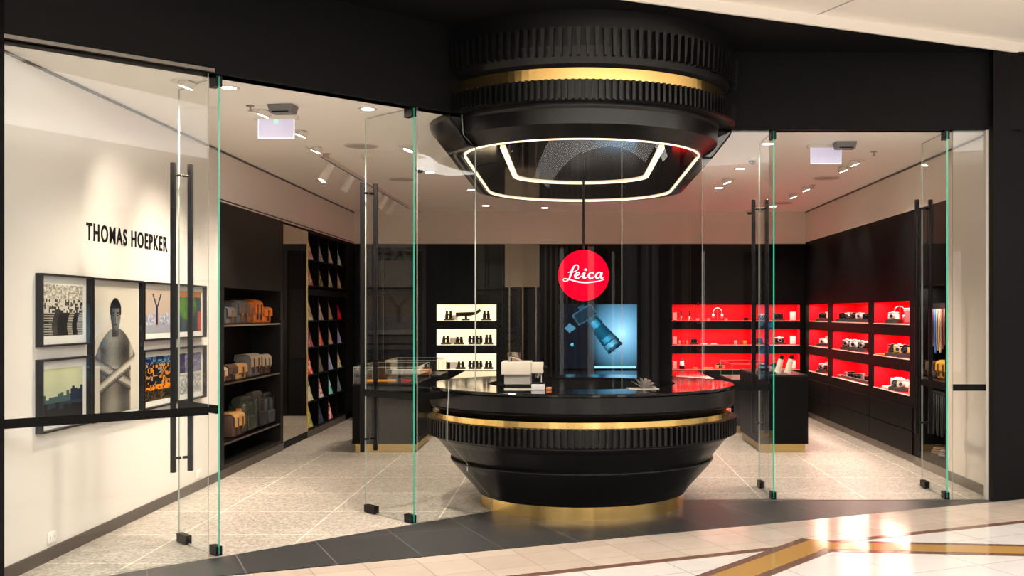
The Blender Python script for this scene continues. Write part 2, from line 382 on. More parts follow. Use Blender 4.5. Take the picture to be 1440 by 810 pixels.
b = MB(OFF).lathe([(.95, .60), (1.268, .60), (1.283, .62), (1.283, .750), (1.268, .757), (.95, .757)], kc, n=128); teeth(b, 1.27, 1.318, .617, .752, 160, .42, 0, .0)
b.build('knurled_ring', M['teeth'], counter)
b = MB(OFF).lathe([(.80, .10), (.885, .105), (.915, .150), (1.082, .338), (1.122, .388), (1.122, .398), (1.10, .405), (1.215, .550), (1.262, .592), (1.262, .60), (.80, .60)], kc, n=128); b.build('tapered_base', M['satin'], counter)
b = MB(OFF).lathe([(.70, 0), (.872, 0), (.872, .10), (.70, .10)], kc, n=128); b.build('plinth_ring', M['brass'], counter)

hood = thing('lens_hood', 'black lens shaped hood with brass band hanging over the round counter', 'hood', (KX, KY, 3.2))
HO = (KX, KY, 3.2)
b = MB(HO).lathe([(.9, 3.45), (1.205, 3.452), (1.235, 3.48), (1.285, 3.60), (1.285, 3.868), (.9, 3.868)], kc, 165, 365, n=128); 
teeth(b, 1.22, 1.330, 3.525, 3.725, 124, .50, .55, .012); b.build('upper_knurled_ring', M['teeth'], hood)
b = MB(HO).lathe([(.9, 3.36), (1.212, 3.36), (1.212, 3.452), (.9, 3.452)], kc, n=128); b.build('brass_band', M['brass'], hood)
b = MB(HO).lathe([(.9, 3.205), (1.258, 3.205), (1.258, 3.352), (1.24, 3.36), (.9, 3.36)], kc, n=128); teeth(b, 1.25, 1.302, 3.206, 3.350, 160, .42, 0, 0); b.build('lower_knurled_ring', M['teeth'], hood)
b = MB(HO).lathe([(.95, 2.962), (1.03, 2.955), (1.155, 3.045), (1.155, 3.16), (1.17, 3.18), (1.17, 3.204), (.95, 3.204)], kc, 215.3, 360, n=96); b.build('front_collar', M['satin'], hood)
YE = 11.76   # centre of the rear end of the race-track canopy
def stadium(r, a0=0, n=48):
    pts = []
    for i in range(n + 1): a = PI * i / n; pts.append((KX + r * math.cos(a), YE + r * math.sin(a)))
    return pts
def outline(r, start=0, end=215.3, n=36):
    """from right side at angle start (0) going back round to the left side at angle end"""
    p = [(KX + r, KY + .03)] + stadium(r)
    for i in range(n + 1):
        a = R(180 + (end - 180) * i / n); p.append((KX + r * math.cos(a), KY + r * math.sin(a)))
    return p
b = MB(HO)
secs = [(outline(1.30), 3.196), (outline(1.285), 3.15), (outline(1.13), 2.955), (outline(1.03), 2.952)]
n = len(secs[0][0]); vs = [Vector((x, y, z)) for p, z in secs for x, y in p]; fs = []
for k in range(len(secs) - 1):
    for i in range(n - 1): fs.append((k * n + i, k * n + i + 1, (k + 1) * n + i + 1, (k + 1) * n + i))
b.add(vs, fs, True)
o = b.build('inner_canopy', M['satin'], hood); o.modifiers.new('thick', 'SOLIDIFY').thickness = .012
def loop(r, front=True, n=64, yc=None):
    p = stadium(r)
    for i in range(n + 1): a = PI + PI * i / n; p.append((KX + r * math.cos(a), KY + r * math.sin(a)))
    return p
b = MB(HO).prism(loop(1.04), 2.962, 2.975); b.build('soffit_panel', M['gloss'], hood)
def ring_band(mb, po, pi, z0, z1, closed=True):
    n = len(po); vs = [Vector((*p, z)) for z in (z0, z1) for L_ in (po, pi) for p in L_]; fs = []
    for i in range(n if closed else n - 1):
        j = (i + 1) % n
        fs += [(i, j, n + j, n + i), (2 * n + i, 3 * n + i, 3 * n + j, 2 * n + j), (i, 2 * n + i, 2 * n + j, j), (n + i, n + j, 3 * n + j, 3 * n + i)]
    mb.add(vs, fs)
b = MB(HO); ring_band(b, loop(1.008), loop(.994), 2.948, 2.962); b.build('outer_led_strip', M['led'], hood)
YI = 10.45
def upath(r, ry):
    p = [(KX + r, 8.62)]
    for i in range(33): a = PI * i / 32; p.append((KX + r * math.cos(a), YI + ry * math.sin(a)))
    return p + [(KX - r, 8.62)]
b = MB(HO)
uo, ui = upath(.663, .565), upath(.622, .552); n = len(uo)
vs = [Vector((*p, z)) for z in (2.946, 2.962) for L_ in (uo, ui) for p in L_]; fs = []
for i in range(n - 1):
    j = i + 1; fs += [(i, j, n + j, n + i), (2 * n + i, 3 * n + i, 3 * n + j, 2 * n + j), (i, 2 * n + i, 2 * n + j, j), (n + i, n + j, 3 * n + j, 3 * n + i)]
b.add(vs, fs); b.build('inner_led_strip', M['led'], hood)

# curved glass between counter and hood
cg = thing('curved_glass_screen', 'curved clear glass screen rising from the round counter to the hood', 'glass screen', (KX, KY, 1.016))
CO = (KX, KY, 1.016); GR = 1.035
for a0, a1 in ((214.2, 286.6), (287, 358.5)):
    b = MB(CO).lathe([(GR, 1.0165), (GR, 2.946)], kc, a0, a1, n=40, closed=False, smooth=True)
    b.build('glass_pane', M['curve'], cg)
for a in (213.9, 286.8, 359.0):
    c, s_ = math.cos(R(a)), math.sin(R(a))
    MB(CO).cyl((KX + GR * c, KY + GR * s_, 1.0165), (KX + GR * c, KY + GR * s_, 2.946), .0026, 6).build('glass_joint', M['gedge2'], cg)

# ------------------------------------------------------------------ glass front
def pane_on(origin, d, t_z, thick, name, parent, m=None, flip=1):
    """vertical glass plate: polygon t_z in (t,z) along unit d from origin"""
    nrm = Vector((-d.y, d.x)); mb = MB(parent.location if parent else (0, 0, 0)); n = len(t_z)
    vs = []
    for sgn in (-.5, .5):
        for t, z in t_z:
            p = origin + d * t + nrm * thick * sgn; vs.append(Vector((p.x, p.y, z)))
    mb.add(vs, [tuple(range(n - 1, -1, -1)), tuple(range(n, 2 * n))])
    mb.mi = 1
    mb.add(vs, [(i, (i + 1) % n, n + (i + 1) % n, n + i) for i in range(n)])
    return mb.build(name, [M['glass'], m or M['gedge2']], parent)
BZ0, BZ1 = .945, 1.0
def vband(origin, d, t0, t1, off, parent):
    nrm = Vector((-d.y, d.x)); p = parent.location
    mb = MB(p)
    for sg in (-1, 1):
        q = [origin + d * t0 + nrm * (sg * off), origin + d * t1 + nrm * (sg * off), origin + d * t1 + nrm * (sg * (off + .002)), origin + d * t0 + nrm * (sg * (off + .002))]
        if sg < 0: q.reverse()
        mb.prism([(v.x, v.y) for v in q], BZ0, BZ1)
    mb.build('safety_band', M['ink'], parent)
def win(n, label, loc): return thing('window_%d' % n, label, 'glass panel', loc, kind='structure')
w1 = win(1, 'large fixed glass panel in front of the framed photographs', (*along(TC - .2), 0))
pane_on(A0, DC, [(T_B + .075, .004), (TC - .12, .004), (TC - .12, HC), (T_B + .075, HC)], .012, 'glass_pane', w1)
vband(A0, DC, T_B + .075, TC - .13, .0065, w1)
def notch(k):
    return [(k(.875), .004), (k(.875), .10), (k(.92), .15), (k(1.12), .35), (k(1.12), .41), (k(1.27), .565), (k(1.32), .61), (k(1.32), .76), (k(1.305), 1.0), (k(1.305), 1.02), (k(1.04), 1.02), (k(1.04), 2.95), (k(1.16), 3.04), (k(1.175), 3.2)]
def k_left(r): return -.8805 + math.sqrt(r * r - .0327)
w2 = win(2, 'fixed glass panel between the left doorway and the round counter', (*along(T_H), 0))
tj = .30 
pts = [(T_H - .03, HC), (T_H - .03, .004)] + notch(k_left)
pane_on(A0, DC, pts, .012, 'glass_pane', w2)
vband(A0, DC, k_left(1.31) + .01, T_H - .035, .0065, w2)
EX = Vector((1, 0))
def k_right(r): return KX + r
w3 = win(3, 'fixed glass panel between the round counter and the right doorway', (1.5, YF, 0))
pane_on(Vector((0, YF)), EX, notch(k_right) + [(1.70, HC), (1.70, .004)], .012, 'glass_pane', w3)
vband(Vector((0, YF)), EX, KX + 1.315, 1.70, .0065, w3)
w4 = win(4, 'narrow fixed glass panel beside the right pier', (3.45, YF, 0))
pane_on(Vector((0, YF)), EX, [(3.29, .004), (3.595, .004), (3.595, HC), (3.29, HC)], .012, 'glass_pane', w4)
vband(Vector((0, YF)), EX, 3.29, 3.595, .0065, w4)
struct(MB().box(3.575, 3.60, YF - .01, YF + .04, 0, HC), 'trim_12', M['whitemetal'], 'slim pale upright between glass panel and right pier', 'upright')
struct(MB().box(1.18, 3.6, YF - .02, YF + .02, .0, .004), 'trim_13', M['steel'], 'thin metal threshold strip of the right doorway', 'threshold')

def glass_door(n, hinge, d, L, label, hinge_side):
    """hinge: plan point, d: unit direction of the open leaf"""
    D = thing('door_%d' % n, label, 'glass door', (hinge.x, hinge.y, 0), kind='structure')
    nrm = Vector((-d.y, d.x)); loc = D.location
    mb = MB(loc); t = .006; z0, z1 = .012, HC - .008
    a, e = hinge + d * .0, hinge + d * L
    q = [a - nrm * t, e - nrm * t, e + nrm * t, a + nrm * t]
    vs = [Vector((p.x, p.y, z)) for z in (z0, z1) for p in q]
    mb.add(vs, [(0, 1, 5, 4), (2, 3, 7, 6)]); mb.mi = 1; mb.add(vs, [(3, 0, 4, 7)]); mb.mi = 2; mb.add(vs, [(1, 2, 6, 5), (0, 3, 2, 1), (4, 5, 6, 7)])
    mb.build('glass_leaf', [M['glass'], M['gedge'], M['gedge2']], D)
    def block(t0, t1, za, zb, th=.022):
        m2 = MB(loc); q = [hinge + d * t0 - nrm * th, hinge + d * t1 - nrm * th, hinge + d * t1 + nrm * th, hinge + d * t0 + nrm * th]
        m2.prism([(p.x, p.y) for p in q], za, zb); return m2
    block(.0, .10, .004, .065).build('patch_fitting', M['handle'], D); block(0, .10, HC - .075, HC - .001).build('patch_fitting', M['handle'], D)
    bl = block(L - .16, L - .01, .006, .066); bl.build('lock_fitting', M['handle'], D)
    hx = L - .05; gap = .062
    for sg in (-1, 1):
        c = hinge + d * hx + nrm * (sg * gap)
        h = MB(loc); h.rbox(-.017, .017, -.017, .017, .50, 2.67, .004, Matrix.Translation((c.x, c.y, 0)))
        for z in (.60, 2.585):
            g = hinge + d * hx + nrm * (sg * .007); h.cyl((g.x, g.y, z), (c.x, c.y, z), .010, 10)
        h.build('pull_handle', M['handle'], D)
    m3 = MB(loc)
    for sg in (-1, 1):
        q = [hinge + d * .012 + nrm * (sg * .0063), hinge + d * (L - .002) + nrm * (sg * .0063), hinge + d * (L - .002) + nrm * (sg * .0083), hinge + d * .012 + nrm * (sg * .0083)]
        if sg < 0: q.reverse()
        m3.prism([(p.x, p.y) for p in q], BZ0, BZ1)
    m3.build('safety_band', M['ink'], D)
    return D
dl = -NOUT
glass_door(1, along(T_B), dl, .626, 'open glass door leaf beside the framed photographs, leftmost of four', 0)
glass_door(2, along(T_H), dl, .67, 'open glass door leaf in front of the left display cabinet', 0)
glass_door(3, Vector((1.742, YF)), Vector((0, 1)), .72, 'open glass door leaf nearest the right side of the round counter', 0)
glass_door(4, Vector((3.243, YF)), Vector((math.sin(R(1.4)), math.cos(R(1.4)))), .72, 'open glass door leaf beside the right pier', 0)

# ------------------------------------------------------------------ joinery with niches
def map_back(u, dep, z): return Vector((u, YB + dep, z))
def map_right(u, dep, z): return Vector((XR + dep, u, z))
def map_left(u, dep, z): return Vector((XL - dep, u, z))
def mbox(mb, fn, u0, u1, d0, d1, z0, z1):
    ps = [fn(u, d, z) for z in (z0, z1) for d in (d0, d1) for u in (u0, u1)]
    lo = [min(p[i] for p in ps) for i in range(3)]; hi = [max(p[i] for p in ps) for i in range(3)]
    mb.box(lo[0], hi[0], lo[1], hi[1], lo[2], hi[2])
def carcass(fn, u0, u1, z0, z1, depth, holes, ndepth, off):
    mb = MB(off); us = sorted({u0, u1, *[h[0] for h in holes], *[h[1] for h in holes]}); zs = sorted({z0, z1, *[h[2] for h in holes], *[h[3] for h in holes]})
    for i in range(len(us) - 1):
        for j in range(len(zs) - 1):
            cu, cz = (us[i] + us[i + 1]) / 2, (zs[j] + zs[j + 1]) / 2
            hole = any(h[0] < cu < h[1] and h[2] < cz < h[3] for h in holes)
            mbox(mb, fn, us[i], us[i + 1], ndepth if hole else 0, depth, zs[j], zs[j + 1])
    return mb
def lining(fn, h, nd, off, t=.006, sides=True):
    mb = MB(off); u0, u1, z0, z1 = h
    mbox(mb, fn, u0, u1, nd - t, nd, z0, z1); mbox(mb, fn, u0, u1, .01, nd - t, z1 - t, z1); mbox(mb, fn, u0, u1, .01, nd - t, z0, z0 + t)
    mbox(mb, fn, u0, u0 + t, .01, nd - t, z0 + t, z1 - t); mbox(mb, fn, u1 - t, u1, .01, nd - t, z0 + t, z1 - t)
    return mb
ROWS = [(1.49, 1.75), (1.11, 1.365), (.72, .98)]
ND = .34
def niche_light(fn, h, watts, color=(1, .78, .62)):
    u0, u1, z0, z1 = h; c = fn((u0 + u1) / 2, .09, z1 - .010)
    vert = fn is map_back
    area('niche_light', c, (0, 0, 0), (u1 - u0) * .9 if vert else .10, .10 if vert else (u1 - u0) * .9, watts * (u1 - u0), color)
# right wall unit
cols_r = [(15.25, 16.48), (13.16, 15.0), (11.55, 12.94)]
holes = [(a, b_, z0, z1) for a, b_ in cols_r for z0, z1 in ROWS]
unit = thing('display_wall_unit', 'long black wall unit with nine red niches on the right wall', 'display unit', (XR + .2, 14, 0))
carcass(map_right, 11.38, YB - .0, .09, 2.72, .43, holes, ND, unit.location).build('carcass', M['joinery'], unit)
for h in holes:
    lining(map_right, h, ND, unit.location).build('red_niche', M['red'], unit)
    mb = MB(unit.location); mbox(mb, map_right, h[0], h[1], -.004, .01, h[2] - .004, h[2] + .006); mb.build('niche_sill', M['whitemetal'], unit)
    niche_light(map_right, h, 3.9)
for z0, z1 in ((.095, .345), (.355, .60)):
    for u0, u1 in ((11.42, 13.05), (13.06, 15.12), (15.13, 16.70)):
        mb = MB(unit.location); mbox(mb, map_right, u0, u1, -.014, 0, z0, z1); mb.build('drawer', M['joinery'], unit, bevel=.003)
mb = MB(unit.location); mbox(mb, map_right, 11.38, 16.76, .03, .3, 0, .09); mb.build('kickboard', M['skirt2'], unit)
# back wall unit, right (red)
cols_b = [(1.565, 2.825), (2.885, 3.575)]
holesb = [(a, b_, z0, z1) for a, b_ in cols_b for z0, z1 in ROWS]
unit2 = thing('display_wall_unit', 'black wall unit with six red niches on the back wall', 'display unit', (2.6, YB + .2, 0))
carcass(map_back, 1.40, 3.65, .0, 2.70, .56, holesb, ND, unit2.location).build('carcass', M['joinery'], unit2)
for h in holesb:
    lining(map_back, h, ND, unit2.location).build('red_niche', M['red'], unit2); niche_light(map_back, h, 3.9)
    mb = MB(unit2.location); mbox(mb, map_back, h[0], h[1], -.004, .01, h[2] - .004, h[2] + .006); mb.build('niche_sill', M['whitemetal'], unit2)
# back wall unit, centre left (white)
holesw = [(-2.134, -1.196, z0, z1) for z0, z1 in ROWS]
unit3 = thing('display_wall_unit', 'black wall unit with three backlit white niches on the back wall', 'display unit', (-1.66, YB + .2, 0))
carcass(map_back, -2.30, -1.10, .0, 2.70, .56, holesw, ND, unit3.location).build('carcass', M['joinery'], unit3)
for h in holesw:
    lining(map_back, h, ND, unit3.location).build('backlit_niche', M['lit'], unit3)
# back wall panels: dark panelled joinery
unit4 = thing('wall_panelling', 'dark panelled joinery with a framed door beside the magazine rack', 'wall panelling', (-2.9, YB + .2, 0))
mb = MB(unit4.location); mb.box(-3.42, -2.30, YB + .02, YB + .5, 0, 2.70); mb.build('back_panel', M['black'], unit4)
mb = MB(unit4.location)
for x0, x1, z0, z1 in ((-3.40, -3.34, 0, 2.7), (-2.36, -2.30, 0, 2.7), (-3.34, -2.36, 2.6, 2.7), (-3.0, -2.97, 0, 2.6)): mb.box(x0, x1, YB, YB + .02, z0, z1)
mb.build('frame', M['satin'], unit4)
mb = MB(unit4.location); mb.box(-2.90, -2.42, YB, YB + .02, .9, 2.0); mb.build('inset_panel', M['brownblack'], unit4, bevel=.004)
unit5 = thing('wall_panelling', 'black panelled joinery behind the screen with a tall bronze door panel', 'wall panelling', (.15, YB + .2, 0))
mb = MB(unit5.location); mb.box(-1.10, 1.40, YB + .02, YB + .5, 0, 2.70); mb.build('back_panel', M['joinery'], unit5)
mb = MB(unit5.location); mb.box(-1.06, -.52, YB, YB + .02, 2.02, 2.70); mb.build('bronze_panel', M['bronze'], unit5)
for x in (-.99, -.78, -.57): mb = MB(unit5.location); mb.box(x - .012, x + .012, YB, YB + .02, .1, 2.02); mb.build('door_stile', M['bronze'], unit5)
for k in range(9): mb = MB(unit5.location); mb.box(-.44 + k * .085, -.41 + k * .085, YB - .0, YB + .02, .1, 2.68); mb.build('vertical_batten', M['brownblack'], unit5)
# screen
scr = thing('display_screen', 'large lit screen showing a camera with a long lens in blue light', 'screen', (.40, YB - .08, .75))
def scr_fn(u, v):
    # blue glow on the right half
    d = math.hypot((u - .80) * 1.25, (v - .55) * .9); g = max(0, 1 - d / .62) ** 1.15 if u > .30 else 0
    g *= min(1, max(0, (u - .36) / .16))
    c = (.002 + .14 * g + .22 * g ** 3, .004 + .50 * g + .25 * g ** 4, .008 + .80 * g + .12 * g ** 3)
    # lens barrel along diagonal
    x0, y0, x1, y1 = .40, .80, .73, .30
    x, y = u * 1.17, v; X0, X1 = x0 * 1.17, x1 * 1.17
    dx, dy = X1 - X0, y1 - y0; L_ = math.hypot(dx, dy); t = ((x - X0) * dx + (y - y0) * dy) / L_ / L_; w = ((x - X0) * dy - (y - y0) * dx) / L_
    hw = .085 + .045 * max(0, min(1, (t - .05) * 1.4))
    if 0 < t < 1 and abs(w) < hw:
        k = 1 - abs(w / hw - .1)
        if .12 < t < .30 or .62 < t < .74: c = (.04 * k, .30 * k, .50 * k) if abs(w) < hw * .7 else (.0, .03, .06)
        elif .78 < t < .90: c = (.10 * k, .42 * k, .62 * k)
        elif t < .04 or t > .95: c = (0, .01, .02)
        else: c = (.003, .02 + .06 * k, .04 + .10 * k)
    # camera body
    bx, by = (u - .33) * 1.17, v - .84
    xr = bx * .84 + by * .55; yr = -bx * .55 + by * .84
    if abs(xr) < .17 and abs(yr) < .10: c = (.005, .02, .035) if abs(xr) < .155 and abs(yr) < .085 else (.03, .09, .13)
    if abs(xr - .02) < .05 and .10 < yr < .15: c = (.01, .05, .08)
    if abs((u - .14) + (v - .63)) < .075 and abs((u - .14) - (v - .63)) < .075: c = (.05, .16, .24)
    if math.hypot(u - .17, v - .37) < .022: c = (.08, .35, .5)
    if v < .04 and .45 < u < .98: c = (.25, .6, .8)
    return c
T = Matrix.Translation((.40, YB - .042, .75)) @ Matrix.Rotation(R(90), 4, 'X')
vs, fs, cs = painted(1.22, 1.0, 70, 58, scr_fn, T)
mb = MB(scr.location); mb.add(vs, fs, cols=cs); mb.build('screen_image', M['screen'], scr)
mb = MB(scr.location); mb.box(-.225, 1.025, YB - .04, YB, .74, 1.76); mb.build('casing', M['blackp'], scr)

# ------------------------------------------------------------------ left wall joinery
lu = thing('bag_shelf_unit', 'tall dark wall unit with three shelves of camera bags on the left wall', 'shelf unit', (XL - .2, 11.5, 0))
carcass(map_left, 10.35, 12.60, .0, 2.70, .52, [(10.47, 12.50, .12, 1.87)], .36, lu.location).build('carcass', M['brownblack'], lu)
mb = MB(lu.location); mbox(mb, map_left, 10.475, 12.495, .352, .36, .125, 1.865); mb.build('niche_back', M['joinery_in'], lu)
mb = MB(lu.location); mbox(mb, map_left, 10.35, 12.60, -.01, 0, .0, .085); mb.build('kickboard', M['skirt'], lu)
SH = [1.50, .92, .33]
for z in SH:
    mb = MB(lu.location); mbox(mb, map_left, 10.475, 12.495, .012, .352, z - .018, z); mb.build('shelf', M['joinery'], lu)
    mb = MB(lu.location); mbox(mb, map_left, 10.475, 12.495, .004, .012, z - .018, z); mb.build('shelf_edge', M['steel'], lu)
mir = thing('wall_mirror', 'tall floor-length mirror between the bag shelves and the magazine rack', 'mirror', (XL - .2, 13.2, 0))
mb = MB(mir.location); mbox(mb, map_left, 12.60, 13.78, .01, .5, .0, 2.70); mb.build('backing', M['joinery'], mir)
mb = MB(mir.location); mbox(mb, map_left, 12.62, 13.76, .002, .0095, .09, 2.67); mb.build('mirror_glass', M['mirror'], mir)
mb = MB(mir.location); mbox(mb, map_left, 13.762, 13.78, -.004, .0095, .09, 2.67); mb.build('edge_trim', M['brass_dull'], mir)
# magazine rack
rack = thing('magazine_rack', 'black magazine rack of four columns and seven rows on the left wall', 'magazine rack', (XL - .2, 15, 0))
Y0R, Y1R = 13.78, 16.10
mb = MB(rack.location); mbox(mb, map_left, Y0R, YB, .30, .52, 0, 2.70); mbox(mb, map_left, Y1R, YB, 0, .30, 0, 2.70); mbox(mb, map_left, Y0R, Y1R, 0, .30, 2.66, 2.70); mb.build('back_panel', M['joinery_in'], rack)
cw = (Y1R - Y0R) / 4
RZ = [2.32, 1.98, 1.52, 1.17, .81, .46, .11]
for i in range(5):
    mb = MB(rack.location); y = Y0R + cw * i; mbox(mb, map_left, y - .012 if i else y, y + .012, 0, .30, .09, 2.66); mb.build('upright', M['joinery'], rack)
for z in RZ:
    mb = MB(rack.location); mbox(mb, map_left, Y0R + .012, Y1R - .012, .005, .30, z - .02, z); mb.build('shelf', M['joinery'], rack)
mb = MB(rack.location); mbox(mb, map_left, Y0R, Y1R, -.004, .02, 1.85, 1.93); mb.build('rail', M['satin'], rack)
mb = MB(rack.location); mbox(mb, map_left, Y0R, YB, 0.0, .30, 0, .085); mb.build('kickboard', M['skirt'], rack)
MAGS = [[('cream', (.75, .68, .55), (.7, .3, .2)), ('pale grey', (.45, .44, .46), (.2, .2, .25)), ('ivory', (.72, .66, .58), (.5, .45, .4)), ('white and blue', (.75, .78, .80), (.3, .5, .6))],
        [('cream and red', (.78, .70, .60), (.65, .12, .08)), ('dark grey and yellow', (.08, .08, .10), (.55, .45, .15)), ('map patterned cream', (.74, .68, .55), (.3, .35, .3)), ('cream and gold', (.78, .66, .48), (.5, .35, .12))],
        [('yellow cream', (.80, .74, .48), (.5, .45, .3)), ('cream', (.76, .70, .58), (.25, .22, .2)), ('tan', (.60, .48, .35), (.4, .3, .2)), ('plain red', (.72, .02, .03), (.7, .05, .05))],
        [('red and blue', (.62, .15, .15), (.12, .13, .28)), ('red and orange', (.75, .12, .08), (.8, .55, .35)), ('tan patterned', (.58, .46, .34), (.45, .1, .1)), ('lavender', (.38, .38, .66), (.3, .3, .6))],
        [('bright red', (.75, .06, .05), (.8, .7, .6)), ('khaki', (.18, .15, .11), (.25, .2, .15)), ('blue and white', (.25, .32, .60), (.7, .7, .75)), ('cream yellow', (.78, .70, .40), (.3, .3, .25))],
        [('cream and green', (.70, .62, .42), (.25, .4, .3)), ('white and red', (.74, .68, .62), (.6, .15, .12)), ('teal', (.04, .50, .48), (.75, .75, .65)), ('slate blue', (.14, .16, .22), (.3, .3, .35))],
        [('yellow and green', (.65, .50, .08), (.15, .3, .2)), ('navy', (.03, .045, .09), (.1, .1, .15)), ('red and white', (.70, .06, .10), (.8, .78, .75)), None]]
CN = ['first', 'second', 'third', 'last']; RN = ['top', 'second', 'third', 'middle', 'fifth', 'sixth', 'bottom']
def magazine(c1, c2):
    rnd = random.Random(str(c1)); w, h = .24, .30
    pat = {(i, j): rnd.random() for i in range(6) for j in range(8)}
    T = Matrix.Rotation(R(90), 4, 'Z') @ Matrix.Rotation(R(90 - 0), 4, 'X')
    mb = MB(); mb.box(-.008, 0, -w / 2, w / 2, 0, h)
    mb.c = [tuple(x * .9 for x in (.7, .68, .62))] * len(mb.c)
    vs, fs, cs = painted(w, h, 6, 8, lambda u, v: c2 if pat[(int(u * 6), int(v * 8))] > .68 else c1, Matrix.Translation((.0006, 0, 0)) @ T)
    mb.add(vs, fs, cols=cs)
    return mb
for r in range(7):
    for c in range(4):
        mg = MAGS[r][c]
        if not mg: continue
        y = Y0R + cw * c + .24; o = magazine(mg[1], mg[2]).build('magazine', M['print'], loc=(XL - .022, y, RZ[r] + .001))
        o.rotation_euler = (0, R(-15), 0)
        o.location.z = RZ[r] + .003
        o.scale = (1, 1.25, 1)
        tag(o, '%s magazine in the %s column, %s row of the black rack' % (mg[0], CN[c], RN[r]), 'magazine', 'magazines on the black rack')

# ------------------------------------------------------------------ bags
def bag(w, d, h, cb, cf, cs_, nstraps, name, label, loc, group):
    """front faces +X, width along Y"""
    t = thing(name, label, 'bag', loc, 0, group)
    b1 = MB().rbox(-d, 0, -w / 2, w / 2, 0, h * .96, min(.02, d * .2)); b1.build('body', cb, t)
    prof = []                                   # flap: over the top and down the front, in X-Z
    for i in range(11):
        a = PI * i / 10 * .5; prof.append((-d * .30 + (d * .30 + .014) * math.sin(a), h * .80 + (h * .21) * math.cos(a)))
    prof = [(-d - .004, h * .72), (-d * .96, h * .97)] + prof + [(.016, h * .45)]
    inner = [(x - .007 if x > -d * .5 else x + .006, z - .006) for x, z in prof[::-1]]
    poly = prof + inner
    T = Matrix.Rotation(R(90), 4, 'X')
    b2 = MB(); b2.prism(poly, -w / 2 - .004, w / 2 + .004, T); b2.build('flap', cf, t)
    for k in range(nstraps):
        y = 0 if nstraps == 1 else (-w * .24 if k == 0 else w * .24)
        b3 = MB(); b3.box(.008, .022, y - .012, y + .012, h * .16, h * .80); st = b3.build('strap', cs_, t)
        b4 = MB(); b4.box(.020, .027, y - .014, y + .014, h * .36, h * .46); b4.build('buckle', M['brass_dull'], st)
    return t
def fab(n, c, r=.75): return colour(n, c, r)
orange = fab('orange_leather', (.85, .22, .02), .45); dorange = fab('brown_orange_leather', (.38, .12, .03), .5); tan = fab('tan_leather', (.48, .26, .09), .5)
gcanvas = fab('grey_canvas', (.13, .12, .115)); kh = fab('khaki_canvas', (.36, .28, .19)); dbr = fab('dark_brown_leather', (.07, .035, .025), .5); bl = fab('black_canvas', (.02, .02, .022), .4)
mbr = fab('brown_strap_leather', (.22, .08, .03), .5); dkg = fab('dark_green_waxed_canvas', (.035, .04, .028), .35); slate = fab('slate_nylon', (.05, .055, .06), .35); yel = fab('mustard_leather', (.72, .36, .03), .45)
G = 'camera bags on the left wall shelves'
BX = XL - .055
def bg_(y0, y1, sh, h, d, cb, cf, cst, ns, name, label): bag(y1 - y0, d, h, cb, cf, cst, ns, name, label, (BX, (y0 + y1) / 2, SH[sh] + .001), G)
bg_(10.72, 10.98, 0, .175, .11, gcanvas, gcanvas, mbr, 1, 'camera_bag', 'small grey canvas bag with one brown strap, nearest on the top bag shelf')
bg_(11.08, 11.42, 0, .25, .17, gcanvas, gcanvas, mbr, 2, 'camera_bag', 'large grey canvas bag with two straps on the top bag shelf')
bg_(11.46, 11.62, 0, .21, .16, dorange, dorange, mbr, 1, 'camera_bag', 'brown leather bag squeezed between grey and orange bags on the top shelf')
bg_(11.66, 11.93, 0, .26, .17, orange, orange, dbr, 2, 'camera_bag', 'large orange leather bag with two straps on the top bag shelf')
bg_(11.98, 12.30, 0, .185, .12, orange, orange, dbr, 1, 'camera_bag', 'small orange leather bag with one dark strap at the far end of the top shelf')
bg_(10.49, 10.71, 1, .155, .10, gcanvas, kh, mbr, 1, 'camera_bag', 'small grey-tan bag nearest on the middle bag shelf')
bg_(10.75, 11.01, 1, .17, .11, dbr, dbr, bl, 1, 'camera_bag', 'small dark brown leather bag on the middle bag shelf')
bg_(11.06, 11.36, 1, .165, .12, tan, tan, dbr, 1, 'camera_bag', 'small tan leather bag with one dark strap on the middle bag shelf')
bg_(11.50, 11.86, 1, .25, .17, gcanvas, kh, dbr, 2, 'camera_bag', 'large khaki bag with grey sides on the middle bag shelf')
bg_(11.92, 12.27, 1, .225, .16, dbr, kh, dbr, 2, 'camera_bag', 'khaki flap bag with brown sides at the far end of the middle shelf')
bg_(10.95, 11.28, 2, .25, .20, dbr, tan, dbr, 2, 'camera_bag', 'brown leather bag with tan flap nearest on the bottom bag shelf')
def rolltop(y0, y1, h, d, c, c2, label):
    w = y1 - y0; t = thing('rolltop_backpack', label, 'backpack', (BX, (y0 + y1) / 2, SH[2] + .001), 0, G)
    MB().rbox(-d, 0, -w / 2, w / 2, 0, h * .86, .035).build('body', c, t)
    b = MB(); b.cyl((-d / 2, -w / 2 - .01, h * .90), (-d / 2, w / 2 + .01, h * .90), d * .26, 14); b.cyl((-d / 2 + .02, -w / 2, h * .95), (-d / 2 + .02, w / 2, h * .95), d * .17, 12); b.build('rolled_top', c2, t)
    b = MB().rbox(-.005, .025, -w * .38, w * .38, h * .08, h * .48, .012); b.build('front_pocket', c, t)
    for s_ in (-1, 1): MB().box(.0, .010, s_ * w * .3 - .010, s_ * w * .3 + .010, h * .40, h * .92).build('strap', c2, t)
    return t
t = rolltop(11.34, 11.70, .38, .20, dkg, dkg, 'dark green rolltop backpack with an orange tab on the bottom bag shelf')
MB().box(-.10, -.04, -.185, -.181, .24, .27).build('tab', orange, t)
rolltop(11.76, 12.08, .40, .19, bl, fab('brown_nylon', (.06, .045, .035)), 'black rolltop backpack with brown roll on the bottom bag shelf')
rolltop(12.12, 12.44, .36, .17, slate, bl, 'slate grey rolltop backpack at the far end of the bottom bag shelf')

